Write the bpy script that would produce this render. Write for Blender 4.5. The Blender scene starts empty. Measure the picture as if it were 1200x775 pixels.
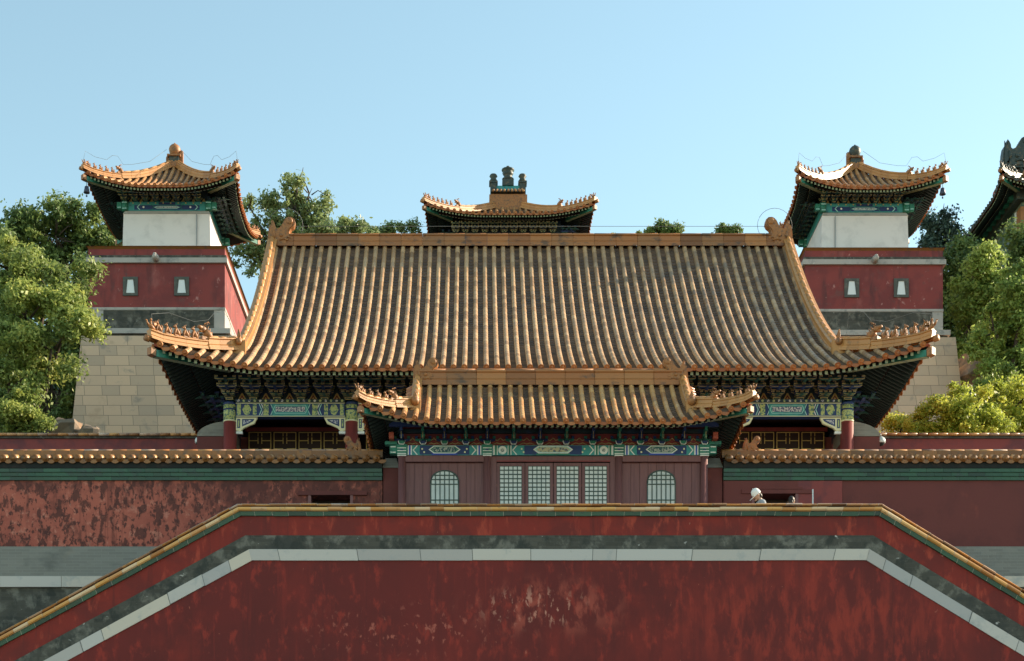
import bpy, math, random
import numpy as np
from mathutils import Vector, Matrix
random.seed(7); RNG = np.random.default_rng(11)
R = math.radians
scene = bpy.context.scene
COL = scene.collection

# ------------------------------------------------------------------ camera, sky, sun, exposure
EYE = 1.7
FPX, VPX, VPY = 1900.0, 560.0, 1095.0
cam_d = bpy.data.cameras.new("camera"); cam = bpy.data.objects.new("camera", cam_d); COL.objects.link(cam)
cam.location = (0, 0, EYE); cam.rotation_euler = (R(90), 0, 0)
cam_d.sensor_width = 36; cam_d.lens = FPX / 1200 * 36
cam_d.shift_x = (600 - VPX) / 1200; cam_d.shift_y = (VPY - 387.5) / 1200
cam_d.clip_start = 0.5; cam_d.clip_end = 4000
scene.camera = cam
SUN = Vector((2.7, 1.0, 1.45)).normalized()
SUN_EL = math.asin(SUN.z); SUN_AZ = math.atan2(SUN.x, SUN.y)      # azimuth measured from +Y towards +X
world = bpy.data.worlds.new("World"); scene.world = world; world.use_nodes = True
nt = world.node_tree; bg = nt.nodes["Background"]
sky = nt.nodes.new("ShaderNodeTexSky"); sky.sky_type = 'NISHITA'; sky.sun_disc = False
sky.sun_elevation = SUN_EL; sky.sun_rotation = SUN_AZ
sky.altitude = 50; sky.air_density = 1.0; sky.dust_density = 0.25; sky.ozone_density = 1.0
tn = nt.nodes.new("ShaderNodeMix"); tn.data_type = 'RGBA'; tn.blend_type = 'MULTIPLY'; tn.inputs[0].default_value = 1.0; tn.inputs[7].default_value = (1.15, 1.15, 0.88, 1)
nt.links.new(sky.outputs[0], tn.inputs[6]); nt.links.new(tn.outputs[2], bg.inputs[0]); bg.inputs[1].default_value = 0.138
sun_d = bpy.data.lights.new("sun", 'SUN'); sun_d.energy = 5.0; sun_d.angle = R(0.55); sun_d.color = (1.0, 0.83, 0.62)
sun = bpy.data.objects.new("sun", sun_d); COL.objects.link(sun)
sun.rotation_euler = SUN.to_track_quat('Z', 'Y').to_euler()
vs = scene.view_settings; vs.view_transform = 'Standard'; vs.look = 'None'; vs.exposure = 1.08; vs.gamma = 1
scene.cycles.max_bounces = 6; scene.cycles.use_denoising = True

def X_(px, D): return (px - VPX) * D / FPX
def Z_(py, D): return EYE + (VPY - py) * D / FPX

# ------------------------------------------------------------------ materials
MAT = {}
def rgb(c): return (c[0], c[1], c[2], 1)
def M(name, base, rough=0.7, layers=(), tint=None, brick=None, bump=0.0, bscale=20, spec=0.4, transl=None, metal=0.0, coat=0.0):
    """layers: (colour, scale, lo, hi, stretch, amount); tint: (dark, light) mixed by the per-face value; brick: dict"""
    m = bpy.data.materials.new(name); m.use_nodes = True; MAT[name] = m
    t = m.node_tree; N, Lk = t.nodes, t.links
    b = N["Principled BSDF"]; b.inputs["Roughness"].default_value = rough
    b.inputs["Specular IOR Level"].default_value = spec; b.inputs["Metallic"].default_value = metal
    b.inputs["Coat Weight"].default_value = coat; b.inputs["Coat Roughness"].default_value = 0.25
    geo = N.new("ShaderNodeNewGeometry")
    col = None
    def mix(a, bcol, fac):
        x = N.new("ShaderNodeMix"); x.data_type = 'RGBA'; x.clamp_factor = True
        if isinstance(a, tuple): x.inputs[6].default_value = rgb(a)
        else: Lk.new(a, x.inputs[6])
        if isinstance(bcol, tuple): x.inputs[7].default_value = rgb(bcol)
        else: Lk.new(bcol, x.inputs[7])
        if isinstance(fac, (int, float)): x.inputs[0].default_value = fac
        else: Lk.new(fac, x.inputs[0])
        return x.outputs[2]
    def ramp(src, lo, hi, amt=1.0):
        r = N.new("ShaderNodeMapRange"); r.interpolation_type = 'SMOOTHSTEP'
        r.inputs[1].default_value = lo; r.inputs[2].default_value = hi; r.inputs[4].default_value = amt
        Lk.new(src, r.inputs[0]); return r.outputs[0]
    def noise(scale, stretch=(1, 1, 1), detail=6, off=0):
        mp = N.new("ShaderNodeMapping"); mp.inputs["Scale"].default_value = stretch; mp.inputs["Location"].default_value = (off, off * .7, off * 1.3)
        Lk.new(geo.outputs["Position"], mp.inputs[0])
        n = N.new("ShaderNodeTexNoise"); n.inputs["Scale"].default_value = scale; n.inputs["Detail"].default_value = detail
        n.inputs["Roughness"].default_value = 0.62; n.inputs["Distortion"].default_value = 0.2
        Lk.new(mp.outputs[0], n.inputs["Vector"]); return n.outputs["Fac"]
    if tint:
        at = N.new("ShaderNodeAttribute"); at.attribute_name = "tint"
        cr = N.new("ShaderNodeValToRGB"); els = cr.color_ramp.elements
        els[0].color = rgb(tint[0]); els[1].color = rgb(tint[-1])
        for i, c in enumerate(tint[1:-1]):
            e = els.new((i + 1) / (len(tint) - 1)); e.color = rgb(c)
        Lk.new(at.outputs["Fac"], cr.inputs[0]); col = cr.outputs[0]
    else: col = base
    bh = None
    if brick:
        sp = N.new("ShaderNodeSeparateXYZ"); Lk.new(geo.outputs["Position"], sp.inputs[0])
        ad = N.new("ShaderNodeMath"); ad.operation = 'ADD'; Lk.new(sp.outputs[0], ad.inputs[0]); Lk.new(sp.outputs[1], ad.inputs[1])
        cb = N.new("ShaderNodeCombineXYZ"); Lk.new(ad.outputs[0], cb.inputs[0])
        za = N.new("ShaderNodeMath"); za.operation = 'ADD'; Lk.new(sp.outputs[2], za.inputs[0]); za.inputs[1].default_value = brick.get("off", 0)
        Lk.new(za.outputs[0], cb.inputs[1])
        bt = N.new("ShaderNodeTexBrick"); Lk.new(cb.outputs[0], bt.inputs["Vector"])
        bt.inputs["Scale"].default_value = 1; bt.inputs["Brick Width"].default_value = brick["w"]; bt.inputs["Row Height"].default_value = brick["h"]
        bt.inputs["Mortar Size"].default_value = brick.get("m", 0.008); bt.inputs["Mortar Smooth"].default_value = 0.2
        bt.offset = brick.get("o", 0.5); bt.squash = brick.get("sq", 1.0); bt.squash_frequency = brick.get("sf", 3)
        bt.inputs["Color1"].default_value = rgb(brick["c1"]); bt.inputs["Color2"].default_value = rgb(brick["c2"]); bt.inputs["Mortar"].default_value = rgb(brick["mc"])
        bt.inputs["Bias"].default_value = brick.get("bias", 0)
        col = bt.outputs["Color"]; bh = bt.outputs["Fac"]
    for i, ly in enumerate(layers):
        c, s, lo, hi = ly[:4]; st = ly[4] if len(ly) > 4 else (1, 1, 1); am = ly[5] if len(ly) > 5 else 1.0
        f = ramp(noise(s, st, 8, i * 3.7 + len(name)), lo, hi, am)
        if len(ly) > 6:      # a patch with its own place: (cx, cz, rx, rz)
            cx, cz, rx, rz = ly[6]; mp = N.new("ShaderNodeMapping"); mp.vector_type = 'TEXTURE'; mp.inputs["Location"].default_value = (cx, 0, cz); mp.inputs["Scale"].default_value = (rx, 1e4, rz)
            Lk.new(geo.outputs["Position"], mp.inputs[0]); ln = N.new("ShaderNodeVectorMath"); ln.operation = 'LENGTH'; Lk.new(mp.outputs[0], ln.inputs[0])
            mr = N.new("ShaderNodeMapRange"); mr.interpolation_type = 'SMOOTHSTEP'; mr.inputs[1].default_value = 1.0; mr.inputs[2].default_value = .3; Lk.new(ln.outputs["Value"], mr.inputs[0])
            mu = N.new("ShaderNodeMath"); mu.operation = 'MULTIPLY'; Lk.new(f, mu.inputs[0]); Lk.new(mr.outputs[0], mu.inputs[1]); f = mu.outputs[0]
        col = mix(col, c, f)
    if isinstance(col, tuple): b.inputs["Base Color"].default_value = rgb(col)
    else: Lk.new(col, b.inputs["Base Color"])
    if bump or bh is not None:
        bp = N.new("ShaderNodeBump"); bp.inputs["Strength"].default_value = max(bump, 0.3 if bh is not None else 0); bp.inputs["Distance"].default_value = 0.02
        h = noise(bscale)
        if bh is not None:
            s2 = N.new("ShaderNodeMath"); s2.operation = 'SUBTRACT'; Lk.new(h, s2.inputs[0]); Lk.new(bh, s2.inputs[1]); h = s2.outputs[0]
        Lk.new(h, bp.inputs["Height"]); Lk.new(bp.outputs[0], b.inputs["Normal"])
    if transl:
        tr = N.new("ShaderNodeBsdfTranslucent")
        hs = N.new("ShaderNodeHueSaturation"); hs.inputs["Value"].default_value = transl[1]; hs.inputs["Saturation"].default_value = 0.95
        Lk.new(col, hs.inputs["Color"]) if not isinstance(col, tuple) else None
        Lk.new(hs.outputs[0], tr.inputs[0])
        ms = N.new("ShaderNodeMixShader"); ms.inputs[0].default_value = transl[0]
        Lk.new(b.outputs[0], ms.inputs[1]); Lk.new(tr.outputs[0], ms.inputs[2]); Lk.new(ms.outputs[0], N["Material Output"].inputs[0])
    return m

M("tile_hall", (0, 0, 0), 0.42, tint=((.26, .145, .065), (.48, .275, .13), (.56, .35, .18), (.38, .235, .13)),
  layers=(((.24, .155, .09), 1.6, .52, .74, (1, 1, 1), .5), ((.15, .115, .085), 1.3, .42, .62, (1, 1, 1), .75, (10.5, 24, 9.5, 9)), ((.15, .10, .065), 16, .54, .68, (1, 1, 1), .4)), spec=.45)  # upper right patch: weathered grey plus shade painted into the tile colour
M("tile_gate", (0, 0, 0), 0.36, tint=((.34, .15, .05), (.56, .28, .10), (.60, .34, .13), (.46, .23, .085)),
  layers=(((.16, .12, .085), 2.0, .52, .72, (1, 1, 1), .65), ((.62, .45, .28), 9, .62, .75, (1, 1, 1), .5)), spec=.5)
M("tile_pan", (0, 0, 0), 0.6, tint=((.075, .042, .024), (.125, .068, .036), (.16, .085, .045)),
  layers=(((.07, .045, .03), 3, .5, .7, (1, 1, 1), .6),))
M("tile_tower", (0, 0, 0), 0.42, tint=((.26, .12, .045), (.46, .22, .08), (.52, .28, .12)),
  layers=(((.14, .095, .06), 2.0, .5, .72, (1, 1, 1), .7),))
M("tile_slate", (0, 0, 0), .45, tint=((.05, .06, .05), (.09, .085, .06), (.13, .09, .05)))
M("tile_edge", (0, 0, 0), 0.4, tint=((.30, .085, .02), (.40, .125, .03), (.44, .16, .045)), layers=(((.14, .07, .04), 6, .55, .72, (1, 1, 1), .7),), spec=.5)
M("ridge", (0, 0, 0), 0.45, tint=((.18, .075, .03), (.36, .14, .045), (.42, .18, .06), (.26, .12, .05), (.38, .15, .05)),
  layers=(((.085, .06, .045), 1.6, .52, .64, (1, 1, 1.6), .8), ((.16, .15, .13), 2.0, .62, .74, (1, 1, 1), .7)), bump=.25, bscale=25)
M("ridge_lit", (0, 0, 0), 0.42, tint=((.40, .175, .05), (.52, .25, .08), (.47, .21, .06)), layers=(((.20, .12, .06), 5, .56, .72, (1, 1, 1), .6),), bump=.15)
M("finial", (.36, .145, .045), 0.5, layers=(((.16, .085, .045), 9, .46, .66), ((.44, .22, .08), 20, .55, .7)), bump=.5, bscale=16)
M("finial_dark", (.04, .055, .05), 0.5, layers=(((.14, .10, .06), 6, .5, .7),), bump=.4)
M("coping", (0, 0, 0), 0.34, tint=((.16, .075, .035), (.44, .17, .045), (.55, .27, .085), (.34, .20, .13), (.50, .21, .05), (.56, .40, .30)),
  layers=(((.12, .085, .065), 4.5, .53, .70, (1, 1, 1), .7), ((.58, .40, .32), 11, .66, .76, (1, 1, 1), .7)), spec=.5)
M("coping_yellow", (0, 0, 0), 0.3, tint=((.42, .17, .05), (.72, .36, .10), (.80, .48, .19), (.60, .25, .06), (.80, .56, .34), (.70, .33, .08)),
  layers=(((.26, .14, .06), 5, .58, .72, (1, 1, 1), .8), ((.75, .66, .58), 10, .68, .76, (1, 1, 1), .8)), spec=.5)
M("coping_edge", (0, 0, 0), 0.45, tint=((.15, .060, .015), (.23, .088, .02), (.30, .12, .028)), layers=(((.10, .07, .05), 5, .5, .7, (1, 1, 1), .8),), spec=.5)
M("green_glaze", (0, 0, 0), 0.4, tint=((.014, .038, .024), (.018, .07, .038), (.028, .095, .05), (.022, .055, .03)),
  layers=(((.03, .045, .04), 4, .5, .68, (1, 1, 1), .8), ((.16, .22, .17), 12, .66, .76, (1, 1, 1), .7)), spec=.5)
M("stone_joint", (.17, .17, .16), .9)
M("mortar", (.62, .52, .42), .8)
M("red_front", (.165, .022, .019), 0.85, layers=(
    ((.125, .020, .018), .35, .40, .65, (1, 1, .8), .8),
    ((.28, .030, .021), .55, .48, .70, (1.2, 1, .8), .6), ((.38, .042, .027), 3.4, .52, .68, (1.3, 1, .6), .6), ((.36, .042, .026), 2.0, .46, .62, (1.5, 1, .45), .7, (X_(960, 38), Z_(730, 38), 4.6, 1.6)),
    ((.095, .019, .018), 1.9, .50, .74, (2.6, 1, .10), .5), ((.26, .030, .022), 2.2, .56, .70, (2.2, 1, .12), .6),
    ((.46, .12, .08), 6.0, .66, .73, (1.2, 1, .9), .8),
    ((.52, .22, .16), 4.6, .56, .63, (1.4, 1, .75), .95, (X_(628, 38), Z_(712, 38), 1.75, .62)),
    ((.45, .09, .06), 1.6, .48, .60, (1.3, 1, .7), .7, (X_(640, 38), Z_(712, 38), 2.4, .9)),
    ((.46, .12, .085), 5.5, .57, .65, (1.2, 1, .8), .8, (X_(470, 38), Z_(740, 38), 3.2, .8))), bump=.12, bscale=9)
M("red_parapet", (.24, .028, .020), 0.85, layers=(
    ((.085, .02, .02), 1.4, .52, .70, (2.4, 1, .16), .7), ((.15, .024, .021), 1.1, .42, .62, (1, 1, 1), .8), ((.42, .062, .036), 2.6, .53, .68, (1.4, 1, .5), .85),
    ((.10, .028, .026), 3.4, .60, .76, (2.4, 1, .3), .7), ((.55, .25, .18), 7, .70, .75, (1.2, 1, .9), .8)), bump=.12, bscale=9)
M("red_peeled", (.42, .115, .080), 0.9, layers=(((.33, .085, .062), 1.2, .4, .65), ((.50, .18, .13), 6, .54, .66),
    ((.10, .034, .030), 1.1, .50, .64, (1.3, 1, .7), .7), ((.085, .032, .028), 3.4, .515, .575, (1.4, 1, .8), .85), ((.08, .03, .027), 8.0, .53, .60, (1.3, 1, .8), .9),
    ((.12, .036, .03), 2.0, .54, .70, (3.0, 1, .16), .6), ((.11, .034, .030), 3.2, .40, .52, (1.3, 1, .8), .85, (X_(350, 41), Z_(580, 41), 3.9, 1.5)),
    ((.10, .034, .030), 3.0, .42, .54, (1, 1, .8), .7, (X_(60, 41), Z_(566, 41), 12, .35)), ((.56, .27, .21), 11, .66, .74, (1, 1, .8), .7)), bump=.25, bscale=9)
M("red_dim", (.15, .040, .036), 0.85, layers=(((.12, .034, .032), .8, .42, .62), ((.24, .055, .042), 2.2, .60, .74, (1.2, 1, .6), .7),
    ((.40, .17, .15), 5.5, .68, .76, (1, 1, 1), .6)), bump=.15, bscale=9)
M("red_tower", (.25, .050, .046), 0.85, layers=(((.19, .042, .042), .8, .42, .62), ((.33, .10, .09), 1.0, .52, .70, (1.2, 1, .7), .7), ((.10, .035, .037), 1.1, .52, .70, (1.6, 1, .35), .8), ((.15, .07, .065), 2.4, .56, .70, (1, 1, 1), .6),
    ((.46, .22, .20), 2.6, .63, .69, (1.2, 1, 1), .75)), bump=.15, bscale=6)
M("red_court", (.24, .055, .052), 0.85, layers=(((.15, .045, .05), 1.2, .45, .62),), bump=.1)
M("brick_grey", (.2, .2, .2), 0.9, brick=dict(w=.36, h=.075, m=.005, c1=(.205, .195, .175), c2=(.24, .23, .205), mc=(.26, .25, .23)),
  layers=(((.10, .10, .095), .8, .5, .72, (1, 1, 2), .7), ((.25, .22, .18), 1.7, .6, .74, (1, 1, 1), .6), ((.42, .44, .43), 5, .68, .76, (1, 1, 1), .6)))
M("brick_dark", (.1, .1, .1), 0.9, brick=dict(w=.40, h=.10, m=.006, c1=(.060, .056, .046), c2=(.098, .090, .074), mc=(.085, .08, .068)),
  layers=(((.045, .048, .044), 1.3, .48, .68, (1, 1, 1), .8), ((.20, .185, .155), 3.2, .48, .68, (1, 1, 1), .8), ((.035, .038, .034), 3.5, .5, .66, (1, 1, .6), .8), ((.52, .49, .45), 4.5, .66, .72, (1, 1, 1.6), .9)))
M("stone_white", (0, 0, 0), 0.75, tint=((.44, .395, .37), (.55, .50, .46), (.64, .54, .44), (.44, .41, .40), (.57, .52, .48), (.38, .36, .355)),
  layers=(((.34, .35, .35), 2.2, .52, .70, (1, 1, 1), .7), ((.24, .23, .20), 5, .66, .78, (1, 1, 1), .6)), bump=.15)
M("stone_block", (.4, .38, .34), 0.88, brick=dict(w=1.12, h=.47, m=.010, c1=(.66, .46, .32), c2=(.47, .35, .26), mc=(.20, .155, .12), o=.42, sq=.72, sf=2, bias=-.1),
  layers=(((.46, .31, .21), .8, .56, .66, (1, 1, 1), .55), ((.24, .215, .19), 1.6, .56, .74, (1, 1, 1), .6)), bump=.3, bscale=8)
M("stone_trim", (.42, .38, .35), .8, layers=(((.24, .235, .225), 2.5, .5, .7), ((.5, .49, .47), 6, .6, .74)), bump=.15)
M("white_plaster", (.76, .71, .69), 0.85, layers=(((.64, .60, .585), 1.2, .48, .70), ((.42, .42, .41), 3, .68, .80, (2.5, 1, .3), .5)), bump=.05)
M("wood_maroon", (.20, .082, .082), 0.55, layers=(((.15, .060, .064), 3, .45, .65, (6, 6, .3), .8), ((.25, .11, .105), 8, .58, .72, (4, 4, .3), .6)))
M("wood_red", (.24, .045, .042), 0.5, layers=(((.15, .035, .035), 2, .45, .7, (2, 2, .4), .8),))
M("wood_dark", (.03, .016, .014), .7)
M("dark", (.012, .012, .012), .8)
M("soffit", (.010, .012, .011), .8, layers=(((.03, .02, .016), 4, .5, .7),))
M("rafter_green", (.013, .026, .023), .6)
M("rafter_end", (.33, .36, .21), .6, layers=(((.18, .24, .19), 8, .45, .65),))
M("rafter_white", (.45, .50, .42), .6)
M("paint_green", (.03, .20, .14), .5, layers=(((.02, .09, .075), 6, .5, .7),))
M("paint_blue", (.022, .045, .155), .5, layers=(((.02, .05, .10), 7, .5, .7),))
M("bracket_green", (.032, .12, .095), .5, layers=(((.02, .04, .07), 5, .45, .6),))
M("bracket_blue", (.026, .05, .15), .5)
M("paint_royal", (.03, .07, .42), .5)
M("paint_teal", (.05, .29, .29), .5, layers=(((.03, .14, .19), 5, .5, .7),))
M("paint_dark", (.022, .04, .045), .6, layers=(((.02, .045, .085), 3, .48, .6),))
M("paint_cyan", (.36, .64, .62), .55)
M("paint_white", (.76, .77, .74), .6, layers=(((.5, .56, .54), 8, .5, .7),))
M("paint_lime", (.46, .50, .20), .5, layers=(((.05, .15, .16), 16, .47, .58), ((.46, .44, .2), 22, .55, .65)))
M("paint_cream", (.74, .70, .46), .55)
M("paint_gold", (.58, .42, .13), .38, spec=.6)
M("paint_goldrim", (.46, .37, .16), .45, spec=.5)
M("paint_mauve", (.62, .60, .60), .6, layers=(((.07, .08, .20), 22, .46, .54),))
M("paint_motif", (.40, .43, .40), .6, layers=(((.035, .10, .13), 20, .47, .54),))
M("paint_flower", (.52, .48, .32), .6, layers=(((.06, .12, .20), 16, .52, .6), ((.30, .12, .08), 19, .58, .66)))
M("vermilion", (.36, .065, .035), .5)
M("pane_paper", (.70, .71, .69), .55, layers=(((.58, .61, .60), 1.5, .45, .65),))
M("pane_white", (.74, .76, .77), .5)
M("lattice_green", (.055, .085, .075), .6)
M("window_frame", (.085, .09, .08), .8, layers=(((.14, .13, .11), 5, .5, .7),))
M("glazed_wall", (.11, .16, .12), .45, brick=dict(w=.62, h=.5, m=.03, c1=(.13, .21, .16), c2=(.17, .19, .12), mc=(.06, .11, .10)),
  layers=(((.30, .34, .28), 1.9, .52, .62), ((.06, .10, .10), 2.4, .52, .64), ((.24, .19, .08), 3.1, .6, .68)))
M("glazed_orange", (.36, .15, .05), .5, layers=(((.22, .09, .04), 3, .5, .7),))
M("bark", (.075, .055, .04), .9, layers=(((.04, .03, .025), 9, .45, .65, (1, 1, .25)),), bump=.6)
M("leaf_left", (0, 0, 0), .5, tint=((0.115, 0.157, 0.046), (0.239, 0.302, 0.070), (0.406, 0.416, 0.100)), transl=(.36, 1.5))
M("leaf_dark", (0, 0, 0), .5, tint=((0.080, 0.124, 0.041), (0.142, 0.209, 0.057), (0.236, 0.283, 0.071)), transl=(.30, 1.4))
M("leaf_poplar", (0, 0, 0), .5, tint=((0.114, 0.157, 0.061), (0.190, 0.253, 0.096), (0.304, 0.350, 0.137)), transl=(.34, 1.4))
M("leaf_right", (0, 0, 0), .5, tint=((0.118, 0.172, 0.037), (0.214, 0.294, 0.063), (0.341, 0.395, 0.093)), transl=(.42, 1.6))
M("leaf_bright", (0, 0, 0), .5, tint=((0.193, 0.241, 0.033), (0.338, 0.377, 0.045), (0.517, 0.473, 0.072)), transl=(.45, 1.6))
M("leaf_blue", (0, 0, 0), .5, tint=((0.042, 0.075, 0.060), (0.068, 0.112, 0.083), (0.098, 0.143, 0.098)), transl=(.2, 1.2))
M("rock", (.21, .165, .125), .9, layers=(((.30, .19, .12), 1.1, .5, .66), ((.14, .125, .11), 2.3, .5, .66), ((.10, .11, .06), 1.5, .62, .74)), bump=.7, bscale=4)
M("earth", (.045, .055, .025), .95, layers=(((.03, .045, .018), .5, .42, .6), ((.05, .075, .025), 2.5, .5, .66)), bump=.6, bscale=3)
M("paving", (.42, .37, .30), .9, brick=dict(w=.9, h=.9, m=.012, c1=(.40, .355, .29), c2=(.46, .41, .34), mc=(.15, .15, .14)))
M("skin", (.50, .31, .22), .55); M("hair", (.018, .013, .010), .5); M("cap_white", (.78, .79, .78), .8)
M("shirt_grey", (.30, .32, .35), .85); M("shirt_red", (.40, .16, .10), .85); M("trouser", (.04, .045, .07), .85)
M("lamp_white", (.62, .64, .64), .35); M("metal_grey", (.25, .26, .26), .45, metal=.6); M("wire_grey", (.16, .17, .17), .8)
M("bronze", (.06, .065, .10), .5, metal=.4)

# ------------------------------------------------------------------ mesh builder
class MB:
    def __init__(s): s.V = []; s.F = []; s.MI = []; s.T = []; s.S = []; s.mats = []
    def mi(s, m):
        if m not in s.mats: s.mats.append(m)
        return s.mats.index(m)
    def add(s, vs, fs, m, tint=None, smooth=False):
        n = len(s.V); s.V.extend([tuple(map(float, v)) for v in vs]); i = s.mi(m)
        t = random.random() if tint is None else tint
        for f in fs:
            s.F.append(tuple(n + q for q in f)); s.MI.append(i); s.T.append(t); s.S.append(smooth)
    def box(s, x0, x1, y0, y1, z0, z1, m, tint=None):
        v = [(x0, y0, z0), (x1, y0, z0), (x1, y1, z0), (x0, y1, z0), (x0, y0, z1), (x1, y0, z1), (x1, y1, z1), (x0, y1, z1)]
        s.add(v, BOXF, m, tint)
    def hexa(s, v8, m, tint=None): s.add(v8, BOXF, m, tint)
    def frustum(s, a, b, m):   # a,b = (x0,x1,y0,y1,z)
        v = [(a[0], a[2], a[4]), (a[1], a[2], a[4]), (a[1], a[3], a[4]), (a[0], a[3], a[4]), (b[0], b[2], b[4]), (b[1], b[2], b[4]), (b[1], b[3], b[4]), (b[0], b[3], b[4])]
        s.add(v, BOXF, m)
    def poly(s, pts, y, m, tint=None):      # flat shape facing -Y given as (x,z)
        s.add([(p[0], y, p[1]) for p in pts], [tuple(range(len(pts)))], m, tint)
    def extrude(s, pts, y0, y1, m, tint=None):   # outline in XZ (counter-clockwise seen from -Y), depth y0..y1
        n = len(pts); v = [(p[0], y0, p[1]) for p in pts] + [(p[0], y1, p[1]) for p in pts]
        f = [tuple(range(n)), tuple(range(2 * n - 1, n - 1, -1))] + [(i, i + n, (i + 1) % n + n, (i + 1) % n) for i in range(n)]
        s.add(v, f, m, tint)
    def tube(s, path, rad, m, n=7, caps=True, tint=None, smooth=True):
        P = [Vector(p) for p in path]; k = len(P); vs = []; r = rad if hasattr(rad, '__len__') else [rad] * k
        for i in range(k):
            t = (P[min(i + 1, k - 1)] - P[max(i - 1, 0)]).normalized()
            u = t.cross(Vector((0, 0, 1)) if abs(t.z) < .95 else Vector((1, 0, 0))).normalized(); w = u.cross(t)
            for j in range(n):
                a = 2 * math.pi * j / n; vs.append(P[i] + (u * math.cos(a) + w * math.sin(a)) * r[i])
        fs = [(i * n + j, i * n + (j + 1) % n, (i + 1) * n + (j + 1) % n, (i + 1) * n + j) for i in range(k - 1) for j in range(n)]
        if caps: fs += [tuple(range(n - 1, -1, -1)), tuple(range((k - 1) * n, k * n))]
        s.add(vs, fs, m, tint, smooth)
    def lathe(s, prof, c, m, n=12, tint=None, smooth=True):   # prof (r,z)
        vs = []; k = len(prof)
        for r, z in prof:
            for j in range(n):
                a = 2 * math.pi * j / n; vs.append((c[0] + r * math.cos(a), c[1] + r * math.sin(a), c[2] + z))
        fs = [(i * n + j, i * n + (j + 1) % n, (i + 1) * n + (j + 1) % n, (i + 1) * n + j) for i in range(k - 1) for j in range(n)]
        fs += [tuple(range(n - 1, -1, -1)), tuple(range((k - 1) * n, k * n))]
        s.add(vs, fs, m, tint, smooth)
    def ball(s, c, r, m, n=8, k=6, tint=None):
        r = r if hasattr(r, '__len__') else (r, r, r); vs = [(c[0], c[1], c[2] - r[2])]
        for i in range(1, k):
            ph = -math.pi / 2 + math.pi * i / k
            for j in range(n):
                a = 2 * math.pi * j / n; vs.append((c[0] + r[0] * math.cos(ph) * math.cos(a), c[1] + r[1] * math.cos(ph) * math.sin(a), c[2] + r[2] * math.sin(ph)))
        vs.append((c[0], c[1], c[2] + r[2])); top = len(vs) - 1
        fs = [(0, 1 + (j + 1) % n, 1 + j) for j in range(n)]
        fs += [(1 + i * n + j, 1 + i * n + (j + 1) % n, 1 + (i + 1) * n + (j + 1) % n, 1 + (i + 1) * n + j) for i in range(k - 2) for j in range(n)]
        fs += [(1 + (k - 2) * n + j, 1 + (k - 2) * n + (j + 1) % n, top) for j in range(n)]
        s.add(vs, fs, m, tint, True)
    def build(s, name, parent=None, loc=None):
        me = bpy.data.meshes.new(name); me.from_pydata(s.V, [], s.F)
        for m in s.mats: me.materials.append(MAT[m])
        me.polygons.foreach_set("material_index", s.MI); me.polygons.foreach_set("use_smooth", s.S)
        a = me.attributes.new("tint", 'FLOAT', 'FACE'); a.data.foreach_set("value", s.T); me.update()
        return link(name, me, parent, loc)
BOXF = [(0, 3, 2, 1), (4, 5, 6, 7), (0, 1, 5, 4), (1, 2, 6, 5), (2, 3, 7, 6), (3, 0, 4, 7)]
def link(name, me, parent=None, loc=None):
    o = bpy.data.objects.new(name, me); COL.objects.link(o)
    if parent: o.parent = parent
    if loc is not None: o.location = loc
    return o
def dup(o, parent=None, loc=None, rz=None, scale=None):
    c = o.copy(); COL.objects.link(c)
    if parent: c.parent = parent
    if loc is not None: c.location = loc
    if rz is not None: c.rotation_euler = (0, 0, rz)
    if scale is not None: c.scale = scale
    return c
def thing(name, label, cat, loc=(0, 0, 0), group=None):
    o = bpy.data.objects.new(name, None); COL.objects.link(o); o.location = loc; o.empty_display_size = .3
    return tag(o, label, cat, group)
def tag(o, label, cat, group=None):
    o["label"] = label; o["category"] = cat
    if group: o["group"] = group
    return o
def struct(mb, name):
    o = mb.build(name); o["kind"] = "structure"; return o

# ------------------------------------------------------------------ the ground, terraces and the hill
mb = MB(); g = 2500
mb.add([(-g, -g, 0), (g, -g, 0), (g, g, 0), (-g, g, 0)], [(0, 1, 2, 3)], "paving"); struct(mb, "ground")
TERR = Z_(577, 39.2) - 1.70
mb = MB(); mb.box(X_(278, 38) - .4, X_(1034, 38) + .4, 38.45, 46.0, 0.01, TERR, "paving"); struct(mb, "terrace")
COURT = 13.9
mb = MB(); mb.box(-45, 50, 46.004, 57.5, 0.01, COURT, "paving"); struct(mb, "courtyard")
HILL = [(57.5, 13.9), (70, 20), (80, 27), (97, 36), (120, 46), (160, 55), (230, 56), (420, 0)]
def hill_z(x, y):
    ys = [h[0] for h in HILL]; zs = [h[1] for h in HILL]
    return float(np.interp(y, ys, zs)) * (1 - max(0, min(1, (abs(x) - 120) / 160))) + (0 if y < 58 else .8 * math.sin(x * .21 + y * .13) + .5 * math.sin(x * .5 - y * .31))
mb = MB(); nx, ny = 90, 70; vs = []; fs = []
for j in range(ny + 1):
    y = 57.5 + (420 - 57.5) * (j / ny) ** 2
    for i in range(nx + 1):
        x = -280 + 560 * i / nx; vs.append((x, y, max(hill_z(x, y), 0.02)))
fs = [(j * (nx + 1) + i, j * (nx + 1) + i + 1, (j + 1) * (nx + 1) + i + 1, (j + 1) * (nx + 1) + i) for j in range(ny) for i in range(nx)]
mb.add(vs, fs, "earth", smooth=True); struct(mb, "hill")

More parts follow.
